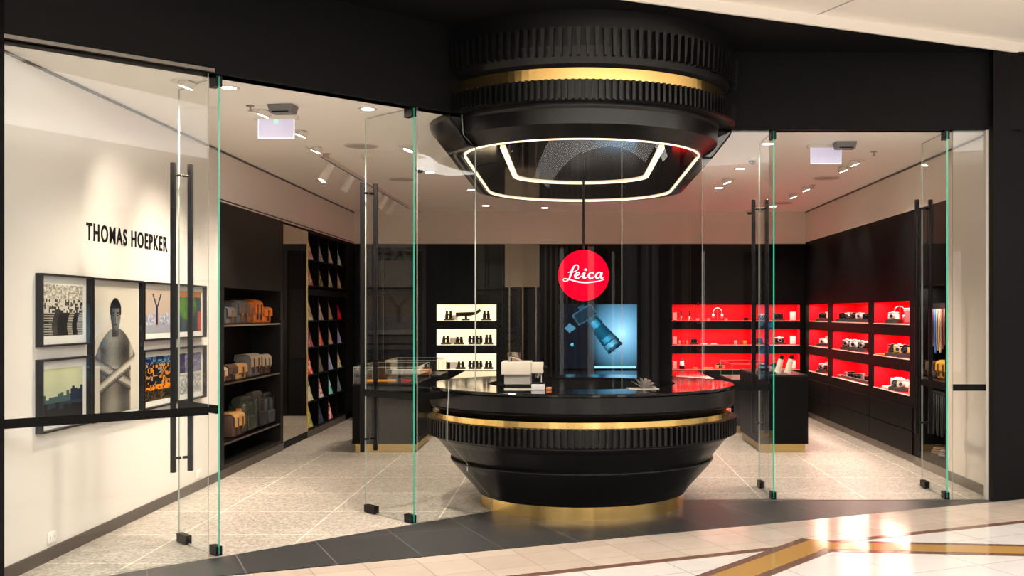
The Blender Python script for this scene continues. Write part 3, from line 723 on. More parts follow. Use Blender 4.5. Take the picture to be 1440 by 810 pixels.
# ------------------------------------------------------------------ strap cabinet, right wall
sc = thing('strap_display_cabinet', 'open black cabinet with hanging straps beside the right white wall', 'display cabinet', (XR + .2, 10.85, 0))
carcass(map_right, 10.37, 11.38, 0.0, 2.72, .43, [(10.45, 11.20, .16, 1.90)], .38, sc.location).build('carcass', M['joinery'], sc)
area('strap_fill_light', (XR + .10, 10.83, 1.885), (0, 0, 0), .04, .6, 5, (1, .85, .7))  # added light with no visible source, brightens the hanging straps
mb = MB(sc.location); mbox(mb, map_right, 10.455, 11.195, .02, .375, .93, .95); mb.build('shelf', M['joinery'], sc)
mb = MB(sc.location); mbox(mb, map_right, 10.455, 11.195, .015, .02, .93, .95); mb.build('shelf_edge', M['steel'], sc)
mb = MB(sc.location); mbox(mb, map_right, 10.50, 11.15, .10, .16, 1.66, 1.72); mb.build('strap_rail', M['metal'], sc)
mb = MB(sc.location); mb.cyl((XR + .12, 10.5, .80), (XR + .12, 11.15, .80), .012, 10); mb.build('lower_rail', M['metal'], sc)
mb = MB(sc.location); mbox(mb, map_right, 10.37, 11.38, -.004, 0, 0, .09); mb.build('kickboard', M['skirt2'], sc)
for i, (nm, c, y, ln) in enumerate((('red', (.75, .03, .04), 11.12, .42), ('dark red', (.40, .03, .04), 11.03, .38), ('blue', (.05, .22, .60), 10.97, .45), ('tan leather', (.55, .32, .15), 10.90, .42), ('beige', (.62, .50, .36), 10.83, .44), ('black and red checked', (.30, .05, .04), 10.76, .40), ('brown', (.22, .10, .05), 10.68, .36), ('cream', (.66, .58, .46), 10.60, .43), ('orange red', (.75, .12, .04), 10.53, .38))):
    pts = []
    for k in range(21):
        a = k / 20; ang = PI * a; w = .028
        pts.append((XR + .085, y + w * math.cos(ang), 1.659 - ln * (math.sin(ang) ** .35)))
    b = MB().tube(pts, .0085, 6); o = b.build('camera_strap', colour(nm.replace(' ', '_') + '_strap', c)); tag(o, '%s camera strap looped from the rail in the right wall cabinet' % nm, 'strap', 'coloured straps in the right cabinet')
for i in range(5):
    y = 10.56 + i * .13; pts = [(XR + .10, y + .03 * math.cos(PI * k / 14), .787 - .42 * (math.sin(PI * k / 14) ** .4)) for k in range(15)]
    o = MB().tube(pts, .011, 6).build('camera_strap', bl); tag(o, 'black strap hanging from the lower rail of the right wall cabinet', 'strap', 'black straps on the lower rail')
t = bag(.30, .18, .19, yel, yel, dbr, 2, 'camera_bag', 'mustard yellow bag with two straps on the right cabinet shelf', (0, 0, 0), 'bags in the right cabinet'); t.location = (XR + .05, 10.68, .951); t.rotation_euler = (0, 0, PI)
t = bag(.24, .16, .17, dbr, dbr, bl, 1, 'camera_bag', 'dark brown bag behind the mustard bag on the right cabinet shelf', (0, 0, 0), 'bags in the right cabinet'); t.location = (XR + .05, 11.02, .951); t.rotation_euler = (0, 0, PI)
for k, (y, nm, c) in enumerate(((11.02, 'coiled brown', (.16, .09, .05)), (10.80, 'coiled grey', (.2, .19, .18)), (10.60, 'coiled black', (.03, .03, .03)))):
    b = MB(); 
    for q in range(3): b.tube([(XR + .14 + (.075 - .012 * q) * math.cos(2 * PI * i / 16), y + (.075 - .012 * q) * math.sin(2 * PI * i / 16), .175 + q * .022) for i in range(17)], .011, 6)
    tag(b.build('coiled_strap', colour(nm.replace(' ', '_'), c)), nm + ' strap lying at the bottom of the right cabinet', 'strap', 'coiled straps')

# ------------------------------------------------------------------ framed photographs
def shade(x): return (x * 1.02, x * .97, x * .90)
def hsh(i, j, k=0): return random.Random(i * 7919 + j * 104729 + k * 31).random()
def f_crowd(u, v):
    if v > .72: return shade(.50 + .4 * hsh(int(u * 28), int(v * 36)))
    if v > .45: n_ = hsh(int(u * 28), int(v * 28), 2); return shade(.78 if n_ > .5 else .08 + .4 * n_)
    k = int(u * 8 + .3 * math.sin(v * 9)); n_ = hsh(k, 3, 5)
    if n_ > .6 and int(v * 40) % 2: return shade(.6)
    if u < .15: return shade(.015)
    return shade(.03 + .22 * hsh(k, int(v * 5), 4) * n_ * 2)
def f_skyline(u, v):
    k = int(u * 14); far = .40 + .22 * hsh(k, 9); near = .18 + .16 * hsh(int(u * 10), 5)
    if u > .68: far += .10
    if v < near: return (.015, .025, .045)
    if v < .34: return (.10, .16, .20)
    if v < far: return (.06, .11, .19) if u > .68 else (.20, .28, .30)
    return (.66 + .1 * v, .70 + .06 * v, .60)
def ell(u, v, a, b_, ra, rb, rot=0):
    x, y = u - a, v - b_; c, s_ = math.cos(rot), math.sin(rot); return ((x * c + y * s_) / ra) ** 2 + ((-x * s_ + y * c) / rb) ** 2
def f_portrait(u, v):                             # generic half-length figure with folded arms on a pale ground
    y = v * 1.18; n_ = (hsh(int(u * 90), int(v * 120)) - .5) * .05
    def g(t, lo, hi): return shade(max(.01, lo + (hi - lo) * max(0, min(1, t)) + n_))
    k = (u - .5) / .13; lit = .5 + .5 * k
    eh = ell(u, y, .50, .885, .105, .135); hair = ell(u, y, .50, .925, .125, .125)
    if hair < 1 and (y > .955 or (abs(u - .5) > .088 and y > .90)): return shade(.015 + max(0, n_))
    if eh < 1:
        if abs(y - .915) < .007 and abs(abs(u - .5) - .042) < .024: return shade(.03)
        if abs(y - .892) < .008 and abs(abs(u - .5) - .042) < .018: return shade(.04)
        if abs(y - .808) < .007 and abs(u - .5) < .036: return shade(.06)
        if abs(u - .507) < .012 and .83 < y < .89: return shade(.55 if u > .507 else .12)
        return g(lit * (1.1 - .3 * eh), .10, .52)
    if abs(u - .50) < .068 and .70 < y < .82: return g(lit - .15, .08, .40)
    # shoulders and torso
    sh = .775 - 1.6 * max(0, abs(u - .5) - .10) ** 2 - .22 * max(0, abs(u - .5) - .06)
    wid = .43 if y > .45 else .33
    if y < sh and abs(u - .5) < wid:
        # folded forearms
        for sgn, lo_, hi_ in ((1, .20, .62), (-1, .12, .48)):
            cy = .34 + sgn * (u - .5) * .30; d_ = (y - cy) / .058
            if abs(d_) < 1: return g((1 - d_ * d_) * (.55 + .45 * (d_ > -.3)), .12, hi_ + .12)
        arm = abs(abs(u - .5) - .355) / .075
        if arm < 1 and y < .70: return g((1 - arm * arm) * (1.0 if u > .5 else .55), .10, .62)
        t = .55 + .35 * math.sin((u - .28) * 11) + .15 * math.sin(y * 20)
        return g(t, .14, .48)
    return shade(.78 + n_ * .3)
def f_jump(u, v):
    if v < .20: return (.55, .55, .60)
    if v < .36 + .14 * hsh(int(u * 18), 2) and not .40 < u < .55: n_ = hsh(int(u * 22), int(v * 22), 3); return (.38 + .4 * n_, .42 + .35 * n_, .55 + .25 * n_)
    if abs(u - .47) < .035 and .12 < v < .62: return (.03, .08, .20)       # lamp post with two raised arms of a street light
    if abs(abs(u - .47) - (v - .62) * .45 - .02) < .022 and .60 < v < .90: return (.06, .07, .10)
    return (.68, .60, .55)
def f_green(u, v):
    n_ = hsh(int(u * 8), int(v * 8)); m_ = hsh(int(u * 20), int(v * 20), 5)
    if v > .86: return (.55, .30, .12)
    if u > .86 and v < .5: return (.6, .2, .15)
    if ell(u, v, .42, .62, .36, .34) < 1: return (.14 + .1 * m_, .30 + .2 * n_, .06)
    return (.02, .10 + .08 * n_, .14 + .1 * m_)
def f_market(u, v):
    n_ = hsh(int(u * 22), int(v * 26)); 
    if v > .84: return (.03, .10, .28) if n_ > .3 else (.3, .45, .55)
    if .24 < v < .36: return (.85, .45, .02) if n_ > .25 else (.2, .1, .02)
    if v < .24: return (.30, .22, .10) if n_ > .6 else (.02, .02, .02)
    return (.75, .42, .04) if n_ > .74 else ((.5, .5, .5) if n_ > .62 else (.03, .035, .06))
def f_pair(u, v):
    n_ = hsh(int(u * 14), int(v * 18))
    if .48 < v < .53 or .44 < u < .50: return (.75, .72, .68)
    if v > .53: return (.30 + .2 * n_, .28 + .2 * n_, .38 + .25 * n_) if u > .3 else (.1, .08, .25)
    return (.45 + .3 * n_,) * 3
def framed(y0, y1, z0, z1, fn, nx, ny, mat_w, label, bottom=None):
    t = thing('framed_photograph', label, 'framed photograph', (XL, (y0 + y1) / 2, z0), 0, 'framed photographs on the left wall')
    L = t.location; d = .048; fw = .014
    b = MB(L)
    for a in ((y0, y0 + fw, z0, z1), (y1 - fw, y1, z0, z1), (y0 + fw, y1 - fw, z0, z0 + fw), (y0 + fw, y1 - fw, z1 - fw, z1)): b.box(XL, XL + d, *a)
    b.build('frame', M['blackp'], t)
    b = MB(L); b.box(XL + .001, XL + .012, y0 + fw, y1 - fw, z0 + fw, z1 - fw); b.build('mount_board', M['card'], t)
    iy0, iy1, iz0, iz1 = y0 + fw + mat_w, y1 - fw - mat_w, z0 + fw + mat_w, z1 - fw - mat_w
    T = Matrix.Translation((XL + .0135, (iy0 + iy1) / 2, iz0)) @ Matrix.Rotation(R(90), 4, 'Z') @ Matrix.Rotation(R(90), 4, 'X')
    vs, fs, cs = painted(iy1 - iy0, iz1 - iz0, nx, ny, fn, T); cs = [tuple(max(0, c) ** 1.9 for c in q_) for q_ in cs]; b = MB(L); b.add(vs, fs, cols=cs); b.build('photo_print', M['print'], t)
    b = MB(L); b.box(XL + d - .006, XL + d - .004, y0 + fw, y1 - fw, z0 + fw, z1 - fw); b.build('glazing', M['glass'], t)
framed(6.79, 7.49, 1.398, 1.872, f_crowd, 56, 42, .055, 'black framed black and white photograph of a crowd in a street')
framed(6.79, 7.49, .844, 1.319, f_skyline, 56, 42, .055, 'black framed photograph of a hazy city skyline, below the crowd photograph')
framed(7.515, 8.394, .838, 1.868, f_portrait, 84, 100, .02, 'large black framed black and white portrait, biggest picture on the left wall')
framed(8.415, 9.115, 1.394, 1.866, f_jump, 56, 42, .045, 'black framed photograph of a thin dark shape against a pale city, upper row')
framed(9.14, 9.84, 1.394, 1.866, f_green, 56, 42, .045, 'black framed green and blue colour photograph, rightmost in the upper row')
framed(8.415, 9.115, .845, 1.321, f_market, 56, 42, .045, 'black framed photograph of a busy yellow and blue street, lower row')
framed(9.14, 9.84, .845, 1.321, f_pair, 56, 42, .045, 'black framed photograph of pale panels, rightmost in the lower row')
# wall lettering
def text_mesh(txt, width, height, depth, name, m, T, parent=None, label=None, bold=.022):
    cu = bpy.data.curves.new('t', 'FONT'); cu.body = txt; cu.extrude = .01; cu.offset = bold; cu.space_character = 1.22
    ob = bpy.data.objects.new('t', cu); col.objects.link(ob); bpy.context.view_layer.update()
    me = bpy.data.meshes.new_from_object(ob.evaluated_get(bpy.context.evaluated_depsgraph_get())); bpy.data.objects.remove(ob)
    xs = [v.co.x for v in me.vertices]; ys = [v.co.y for v in me.vertices]
    for v in me.vertices:
        v.co = Vector(((v.co.x - min(xs)) * width / (max(xs) - min(xs)), (v.co.y - min(ys)) * height / (max(ys) - min(ys)), (v.co.z / .01 * .5 + .5) * depth))
    me.name = name; me.materials.clear(); me.materials.append(m)
    o = bpy.data.objects.new(name, me); col.objects.link(o); o.matrix_world = T
    return o
o = text_mesh('THOMAS HOEPKER', 1.50, .128, .004, 'wall_lettering', M['ink'], Matrix.Translation((XL + .0005, 7.50, 2.13)) @ Matrix.Rotation(R(90), 4, 'Z') @ Matrix.Rotation(R(90), 4, 'X'))
tag(o, 'black capital lettering of an exhibition title on the left wall', 'lettering')
for y, nm in ((7.0, 'nearest the left pier'), (9.75, 'under the rightmost photographs')):
    t = thing('power_socket', 'small white power socket low on the left wall, ' + nm, 'power socket', (XL, y, .11), 0, 'sockets on the left wall')
    MB().rbox(0, .009, -.058, .058, 0, .075, .003).build('plate', M['card'], t)
    b = MB()
    for s_ in (-1, 1): b.box(.009, .010, s_ * .028 - .002, s_ * .028 + .002, .03, .045)
    b.build('slots', M['grey'], t)

# ------------------------------------------------------------------ display islands
def vitrine_box(t, x0, x1, y0, y1, z0, z1):
    L = t.location; b = MB(L); g = .004
    b.box(x0, x1, y0, y0 + g, z0, z1); b.box(x0, x1, y1 - g, y1, z0, z1); b.box(x0, x0 + g, y0 + g, y1 - g, z0, z1); b.box(x1 - g, x1, y0 + g, y1 - g, z0, z1); b.box(x0, x1, y0, y1, z1, z1 + g)
    b.build('glass_case', M['glass'], t)
    b = MB(L); r = .003
    for x in (x0, x1):
        for y in (y0, y1): b.cyl((x, y, z0), (x, y, z1), r, 6)
    for y in (y0, y1): b.cyl((x0, y, z1), (x1, y, z1), r, 6)
    for x in (x0, x1): b.cyl((x, y0, z1), (x, y1, z1), r, 6)
    b.build('case_edges', M['gedge2'], t)
def island(x0, x1, y0, y1, h, label, case=None):
    t = thing('display_island', label, 'display island', ((x0 + x1) / 2, (y0 + y1) / 2, 0), 0)
    L = t.location
    MB(L).box(x0 + .03, x1 - .03, y0 + .03, y1 - .03, 0, .10).build('brass_kick', M['brass_dull'], t)
    MB(L).box(x0, x1, y0, y1, .10, h - .02).build('cabinet', M['joinery'], t, bevel=.003)
    MB(L).box(x0, x1, y0, y1, h - .02, h).build('top', M['satin'], t)
    if case: vitrine_box(t, x0 + .012, x1 - .012, y0 + .012, y1 - .012, h, case)
    return t
island(-2.55, -1.80, 12.35, 13.55, .80, 'black display island with glass case, nearest on the left side', .99)
island(-2.46, -1.74, 13.95, 14.9, .80, 'black display island with glass case behind the nearest left one', .995)
island(2.16, 2.73, 12.35, 13.75, .90, 'black display island with open glossy top, nearest on the right side')
island(2.14, 2.70, 14.35, 15.5, .72, 'black display island with glass case behind the nearest right one', .93)
t = thing('display_table', 'long low glossy black table in the middle of the shop', 'table', (.12, 14.5, 0))
L = t.location
MB(L).box(-1.55, 1.80, 13.6, 15.4, .74, .78).build('tabletop', M['gloss'], t)
MB(L).box(-1.35, 1.60, 13.8, 15.2, .10, .74).build('base', M['joinery'], t); MB(L).box(-1.30, 1.55, 13.85, 15.15, 0, .10).build('brass_kick', M['brass_dull'], t)
def simple(mb, name, m, label, cat, loc, rz=0, group=None):
    o = mb.build(name, m, loc=loc); o.rotation_euler = (0, 0, rz); return tag(o, label, cat, group)
simple(MB().box(-.17, .17, -.11, .11, 0, .014), 'orange_tray', colour('amber_leather', (.75, .33, .06)), 'flat amber leather tray in the nearest left glass case', 'tray', (-2.28, 12.75, .801), .2)
simple(MB().box(-.05, .05, -.04, .04, 0, .02), 'red_case', colour('red_leather', (.6, .04, .03)), 'small red leather case in the nearest left glass case', 'case', (-1.98, 12.72, .801))
simple(MB().rbox(-.07, .07, -.04, .04, 0, .07, .008), 'small_box', colour('orange_box', (.8, .25, .06)), 'small orange box in the second left glass case', 'box', (-1.95, 14.2, .801))
simple(MB().box(-.20, .20, -.12, .12, 0, .05), 'small_box', M['card'], 'low white box in the second left glass case', 'box', (-2.22, 14.4, .801))

# ------------------------------------------------------------------ small goods
def ylook(z): return z
def camera_obj(label, loc, rz=0, body=None, top=None, s=1.0, group=None, lens=True):
    t = thing('camera', label, 'camera', loc, rz, group); t.scale = (s, s, s)
    MB().rbox(-.068, .068, -.018, .018, 0, .062, .007).build('body', body or M['blackp'], t)
    b = MB().rbox(-.066, .066, -.017, .017, .062, .080, .004); b.rbox(-.025, .015, -.016, .016, .080, .090, .003); b.cyl((.045, 0, .080), (.045, 0, .089), .011, 12); b.build('top_plate', top or M['blackp'], t)
    if lens:
        b = MB().cyl((0, -.018, .036), (0, -.050, .036), .029, 20); b.cyl((0, -.050, .036), (0, -.066, .036), .026, 20); ln = b.build('lens', top if top is M['silver'] else M['blackp'], t)
        MB().cyl((0, -.066, .036), (0, -.0675, .036), .019, 16).build('front_element', M['lensglass'], ln)
    return t
def lens_obj(label, loc, h=.07, r=.03, m=None, group=None):
    t = thing('lens', label, 'camera lens', loc, 0, group); m = m or M['blackp']
    b = MB().cyl((0, 0, 0), (0, 0, h * .3), r * .85, 18); b.cyl((0, 0, h * .3), (0, 0, h), r, 18); b.build('barrel', m, t)
    MB().cyl((0, 0, h * .55), (0, 0, h * .62), r * 1.03, 18).build('focus_ring', M['metal'], t); return t
def plinth(label, loc, w=.16, d=.11, h=.03, rz=0, group='dark plinths in the niches', m=None):
    return simple(MB().box(-w / 2, w / 2, -d / 2, d / 2, 0, h), 'display_plinth', m or M['charcoal'], label, 'plinth', loc, rz, group)
def card(label, loc, w=.055, h=.10, rz=0):
    t = thing('price_card', label, 'card', loc, rz, 'white cards in the niches')
    MB().box(-w / 2, w / 2, -.004, .004, .006, .006 + h).build('card', M['card'], t); MB().box(-w / 2, w / 2, -.015, .015, 0, .008).build('holder', M['charcoal'], t); return t
def binoc(label, loc, h=.13, s=1, group='binoculars in the white niches', rz=0):
    t = thing('binoculars', label, 'binoculars', loc, rz, group)
    for sg in (-1, 1):
        b = MB().cyl((sg * .032, 0, 0), (sg * .032, 0, h * .45), .026, 14); b.cyl((sg * .032, 0, h * .45), (sg * .030, 0, h * .72), .026, 14, .019); b.cyl((sg * .030, 0, h * .72), (sg * .030, 0, h), .019, 14); b.build('barrel', M['blackp'], t)
    MB().box(-.02, .02, -.012, .012, h * .45, h * .62).build('bridge', M['blackp'], t); return t
ZR = [r[0] + .0075 for r in ROWS]; RWN = ['top', 'middle', 'bottom']
def bx_(px, dep=.17): return (px - CX) * (YB + dep) / F
YBN = YB + .17
# --- white niches (optics)
def W(px): return bx_(px)
for r, specs in enumerate(([(631, .12)], [(627, .11), (646, .09), (663.5, .11), (673.5, .11), (687, .125)], [(648, .09), (663.5, .10), (673.5, .10), (687, .10)])):
    nm = {627: 'leftmost', 631: 'at the left', 646: 'second from the left', 648: 'at the left', 663.5: 'in the middle', 673.5: 'right of the middle', 687: 'rightmost'}
    for px, h in specs:
        z = ZR[r]; w = .10
        plinth('dark plinth under the binoculars %s in the %s white niche' % (nm[px], RWN[r]), (W(px), YBN, z), .15 if px not in (663.5, 673.5) else .085, .12, .03)
        binoc('black binoculars standing %s in the %s white niche' % (nm[px], RWN[r]), (W(px), YBN, z + .0305), h)
plinth('dark plinth under the binoculars at the right of the top white niche', (W(684), YBN, ZR[0]), .15, .12, .03); binoc('black binoculars standing at the right of the top white niche', (W(684), YBN, ZR[0] + .0305), .125)
plinth('dark plinth under the spotting scope in the top white niche', (W(655), YBN, ZR[0]), .12, .11, .03)
t = thing('spotting_scope', 'long black spotting scope lying in the top white niche', 'spotting scope', (W(658), YBN, ZR[0] + .0305), 0)
b = MB().cyl((-.19, 0, .06), (.05, 0, .075), .036, 18, .030); b.cyl((.05, 0, .075), (.12, 0, .085), .030, 18, .022); b.build('tube', M['blackp'], t)
b = MB().cyl((.12, 0, .085), (.20, 0, .135), .024, 14); b.build('eyepiece', M['blackp'], t); MB().cyl((-.03, 0, 0), (-.03, 0, .05), .02, 12).build('foot', M['blackp'], t)
for r, px, lab in ((0, 638.5, 'white box between binoculars and scope in the top white niche'), (1, 636.5, 'white box at the left of the middle white niche'), (2, 637.5, 'white box at the left of the bottom white niche')):
    simple(MB().rbox(-.05, .05, -.05, .05, 0, .11 if r else .085, .003), 'white_box', M['card'], lab, 'box', (W(px), YBN + .112, ZR[r]), 0, 'white boxes in the white niches')
simple(MB().rbox(-.03, .03, -.04, .04, 0, .11, .004), 'small_box', M['blackp'], 'slim black box beside the white box in the bottom white niche', 'box', (W(630.5), YBN, ZR[2]))
# --- back wall red niches
G2 = 'goods in the red niches of the back wall'
for r in range(3):
    card('white card at the left end of the %s red niche of the back wall' % RWN[r], (bx_(949, .10), YB + .10, ZR[r]), .06, .12)
    card('white card at the right end of the %s corner niche of the back wall' % RWN[r], (bx_(1115, .16), YB + .16, ZR[r]), .09, .13)
def tripod(label, loc, h=.15):
    t = thing('mini_tripod', label, 'tripod', loc, 0, 'mini tripods in the top red niche')
    for k in range(3):
        a = 2 * PI * k / 3 + .3; MB().cyl((.06 * math.cos(a), .06 * math.sin(a), .004), (0, 0, h * .5), .004, 6).build('leg', M['metal'], t)
    b = MB().cyl((0, 0, h * .45), (0, 0, h * .9), .011, 10); b.cyl((0, 0, h * .9), (0, 0, h), .015, 10); b.build('head', M['blackp'], t)
tripod('small black tripod left of the pair in the top red niche of the back wall', (bx_(958), YBN, ZR[0])); tripod('small black tripod right of the pair in the top red niche of the back wall', (bx_(969.5), YBN, ZR[0]))
for px, w_ in ((981, 'left of the headphones, farthest'), (996.5, 'just left of the headphones'), (1021, 'right of the headphones')):
    lens_obj('small silver-topped round lens %s in the top red niche' % w_, (bx_(px), YBN, ZR[0]), .035, .028, M['silver'], G2)
def headphones(label, loc, rz=0, c=None):
    t = thing('headphones', label, 'headphones', loc, rz, 'headphones in the red niches'); c = c or M['silver']
    pts = [(.07 * math.cos(PI * k / 16), 0, .115 + .085 * math.sin(PI * k / 16)) for k in range(17)]
    MB().tube([(.072, 0, .07)] + pts + [(-.072, 0, .07)], .006, 8).build('headband', c, t)
    for sg in (-1, 1): MB().cyl((sg * .055, 0, .07), (sg * .085, 0, .07), .036, 18).build('ear_cup', c, t)
    MB().cyl((0, 0, 0), (0, 0, .006), .05, 20).build('stand_base', M['charcoal'], t); MB().cyl((0, .01, .006), (0, .01, .195), .004, 8).build('stand', M['metal'], t)
headphones('silver headphones on a stand in the top red niche of the back wall', (bx_(1009), YBN, ZR[0]))
camera_obj('tiny black camera at the right of the wide top red niche of the back wall', (bx_(1049), YBN, ZR[0]), 0, s=.55)
def camp(px, r, label, body=None, top=None, s=1., pl=True, dep=.15, rz=0):
    x = bx_(px, dep); z = ZR[r]
    if pl: plinth('plinth under the %s' % label, (x, YB + dep, z), .19 * s, .12, .03); z += .0305
    camera_obj(label, (x, YB + dep, z), rz, body, top, s, 'cameras in the red niches of the back wall')
camp(1071, 0, 'silver camera in the top corner niche of the back wall', None, M['silver'], .85)
camp(1095, 0, 'black camera in the top corner niche of the back wall')
camp(976, 1, 'black camera standing left in the wide middle niche of the back wall', s=.7)
camp(1068, 1, 'black camera in the middle corner niche of the back wall', s=.8)
camp(1096, 1, 'silver camera in the middle corner niche of the back wall', None, M['silver'], 1.05)
camp(1073, 2, 'silver camera in the bottom corner niche of the back wall', None, M['silver'], .7)
camp(1087, 2, 'black camera in the bottom corner niche of the back wall', s=.8)
camp(1013, 2, 'black and amber leather camera in the wide bottom niche of the back wall', colour('amber_leather', (.75, .33, .06)), None, 1.05, pl=False)
for px, nm, c, w, h in ((955.5, 'pink', (.75, .35, .38), .03, .06), (961, 'crimson', (.5, .03, .05), .03, .065), (966.5, 'orange', (.8, .25, .05), .03, .06), (1034.5, 'pale pink', (.8, .5, .5), .045, .06), (1042, 'dark red', (.25, .02, .03), .035, .06), (1047.5, 'yellow', (.85, .55, .04), .05, .06), (1056, 'golden', (.8, .40, .04), .02, .06)):
    simple(MB().rbox(-w / 2, w / 2, -.03, .03, 0, h, .003), 'small_case', colour(nm.replace(' ', '_') + '_case', c), 'small %s case in the wide middle niche of the back wall' % nm, 'case', (bx_(px), YBN, ZR[1]), 0, 'small cases in the middle red niche')
for px, nm, c in ((978, 'orange', (.85, .25, .05)), (993, 'amber', (.85, .45, .05)), (1000, 'rose', (.8, .3, .35))):
    simple(MB().rbox(-.035, .035, -.025, .025, 0, .025, .004), 'small_pouch', colour(nm + '_pouch', c), 'small %s pouch lying in the wide bottom niche of the back wall' % nm, 'pouch', (bx_(px), YBN, ZR[2]), 0, 'small pouches in the bottom red niche')
for px, nm in ((990, 'left'), (1004, 'right')):
    simple(MB().rbox(-.05, .05, -.03, .03, 0, .014, .003), 'strap_pouch', M['card'], 'flat white accessory at the %s of the wide middle niche of the back wall' % nm, 'accessory', (bx_(px), YBN, ZR[1]), 0, 'flat accessories')
t = thing('lantern', 'small white lantern with black cap and base in the bottom red niche', 'lantern', (bx_(959), YBN, ZR[2]))
MB().cyl((0, 0, 0), (0, 0, .06), .045, 20).build('base', M['blackp'], t); MB().cyl((0, 0, .06), (0, 0, .13), .036, 20, .032).build('shade', M['card'], t); MB().cyl((0, 0, .13), (0, 0, .165), .032, 20, .014).build('cap', M['blackp'], t)
# --- right wall red niches
def rp_(px, X=XR + .10): return F * X / (px - CX)
GR_ = 'goods in the red niches of the right wall'
CNM = ['far', 'middle', 'near']
def rcam(px, r, c, label, body=None, top=None, s=.9, rz=-.75, pl=True, X=XR + .10):
    y = rp_(px, X); z = ZR[r]
    if pl: plinth('plinth under the ' + label, (X, y, z), .15, .15, .045, rz); z += .0455
    camera_obj(label, (X, y, z), rz, body, top, s, GR_)
def where(r, c): return 'in the %s %s right-wall niche' % (CNM[c], RWN[r])
rcam(1157, 0, 0, 'dark camera ' + where(0, 0), s=.85); rcam(1186, 0, 1, 'leftmost black camera ' + where(0, 1)); rcam(1194, 0, 1, 'silver camera ' + where(0, 1), None, M['silver'])
rcam(1202, 0, 1, 'wine red camera ' + where(0, 1), colour('wine_leather', (.25, .02, .03))); rcam(1210, 0, 1, 'white camera ' + where(0, 1), M['card'], M['silver']); rcam(1218.5, 0, 1, 'last black camera ' + where(0, 1), s=.8)
headphones('silver headphones on a stand ' + where(0, 2), (XR + .20, 12.55, ZR[0]), -.8)
rcam(1257, 0, 2, 'white camera ' + where(0, 2), M['card'], M['silver'], 1.0)
t = thing('camera_case', 'pink and red hard case with handle ' + where(0, 2), 'case', (XR + .14, 11.86, ZR[0]), -.6, GR_)
MB().rbox(-.09, .09, -.06, .06, 0, .17, .02).build('body', colour('rose_leather', (.55, .12, .16)), t); MB().rbox(-.092, .092, -.062, .03, .13, .175, .01).build('lid', colour('pale_rose_leather', (.72, .38, .42)), t)
rcam(1158, 1, 0, 'white camera ' + where(1, 0), M['card'], M['silver'], .9); rcam(1192, 1, 1, 'silver camera at the left ' + where(1, 1), None, M['silver'], 1.1); rcam(1203, 1, 1, 'white leather camera ' + where(1, 1), M['card'], M['silver'], 1.15)
rcam(1214, 1, 1, 'black camera with silver top ' + where(1, 1), None, M['silver'], 1.1); 
simple(MB().rbox(-.02, .02, -.015, .015, 0, .05, .004), 'flash_unit', M['card'], 'white flash unit behind the cameras ' + where(1, 1), 'flash', (XR + .26, 13.95, ZR[1]), 0, GR_)
rcam(1257, 1, 2, 'black and red camera ' + where(1, 2), colour('red_case', (.6, .03, .03)), M['blackp'], 1.05); rcam(1266, 1, 2, 'yellow camera ' + where(1, 2), yel, M['silver'], 1.1); rcam(1274, 1, 2, 'amber camera nearest the end ' + where(1, 2), colour('amber_leather', (.75, .33, .06)), None, 1.1)
for k, (y, nm) in enumerate(((12.82, 'left'), (12.66, 'right'))):
    simple(MB().rbox(-.04, .04, -.09, .09, 0, .012, .003), 'leather_strap', colour('amber_strap', (.8, .30, .03)), 'folded amber strap lying at the %s %s' % (nm, where(1, 2)), 'strap', (XR + .07 + .12 * k, y, ZR[1]), .3, GR_)
rcam(1157.5, 2, 0, 'black camera ' + where(2, 0), None, M['silver'], 1.0)
simple(MB().rbox(-.04, .04, -.06, .06, 0, .035, .01), 'lens_pouch', M['grey'], 'grey pouch at the left end ' + where(2, 1), 'pouch', (XR + .08, 14.82, ZR[2]), 0, GR_)
mb = MB(); mb.box(XR + .04, XR + .14, 13.25, 14.65, ZR[2], ZR[2] + .035); tag(mb.build('display_plinth', M['charcoal']), 'long dark plinth under the row of lenses ' + where(2, 1), 'plinth', 'dark plinths in the niches')
for k in range(8):
    y = 14.55 - k * .165; m = M['silver'] if k in (0, 5) else M['blackp']
    lens_obj('%s lens, %s from the far end of the row %s' % ('silver' if k in (0, 5) else 'black', ['first', 'second', 'third', 'fourth', 'fifth', 'sixth', 'seventh', 'eighth'][k], where(2, 1)), (XR + .09, y, ZR[2] + .0355), .05 + .012 * (k % 3), .03, m, GR_)
simple(MB().rbox(-.05, .05, -.16, .16, 0, .02, .006), 'leather_strap', colour('red_leather', (.6, .04, .03)), 'folded red strap at the left ' + where(2, 2), 'strap', (XR + .24, 12.70, ZR[2]), .1, GR_)
simple(MB().rbox(-.06, .06, -.12, .10, 0, .03, .004), 'display_board', M['cream'], 'cream display board ' + where(2, 2), 'board', (XR + .08, 12.55, ZR[2]), 0, GR_)
rcam(1262, 2, 2, 'white and grey camera ' + where(2, 2), M['lgrey'], M['card'], 1.15); rcam(1270.5, 2, 2, 'cream camera ' + where(2, 2), M['cream'], M['silver'], 1.1)
simple(MB().rbox(-.04, .04, -.05, .05, 0, .06, .01), 'small_case', tan, 'tan leather case nearest the end ' + where(2, 2), 'case', (XR + .08, 11.66, ZR[2]), .2, GR_)
for r in range(3):
    card('white card on the far side ' + where(r, 0), (XR + .28, 16.44, ZR[r]), .07, .13)
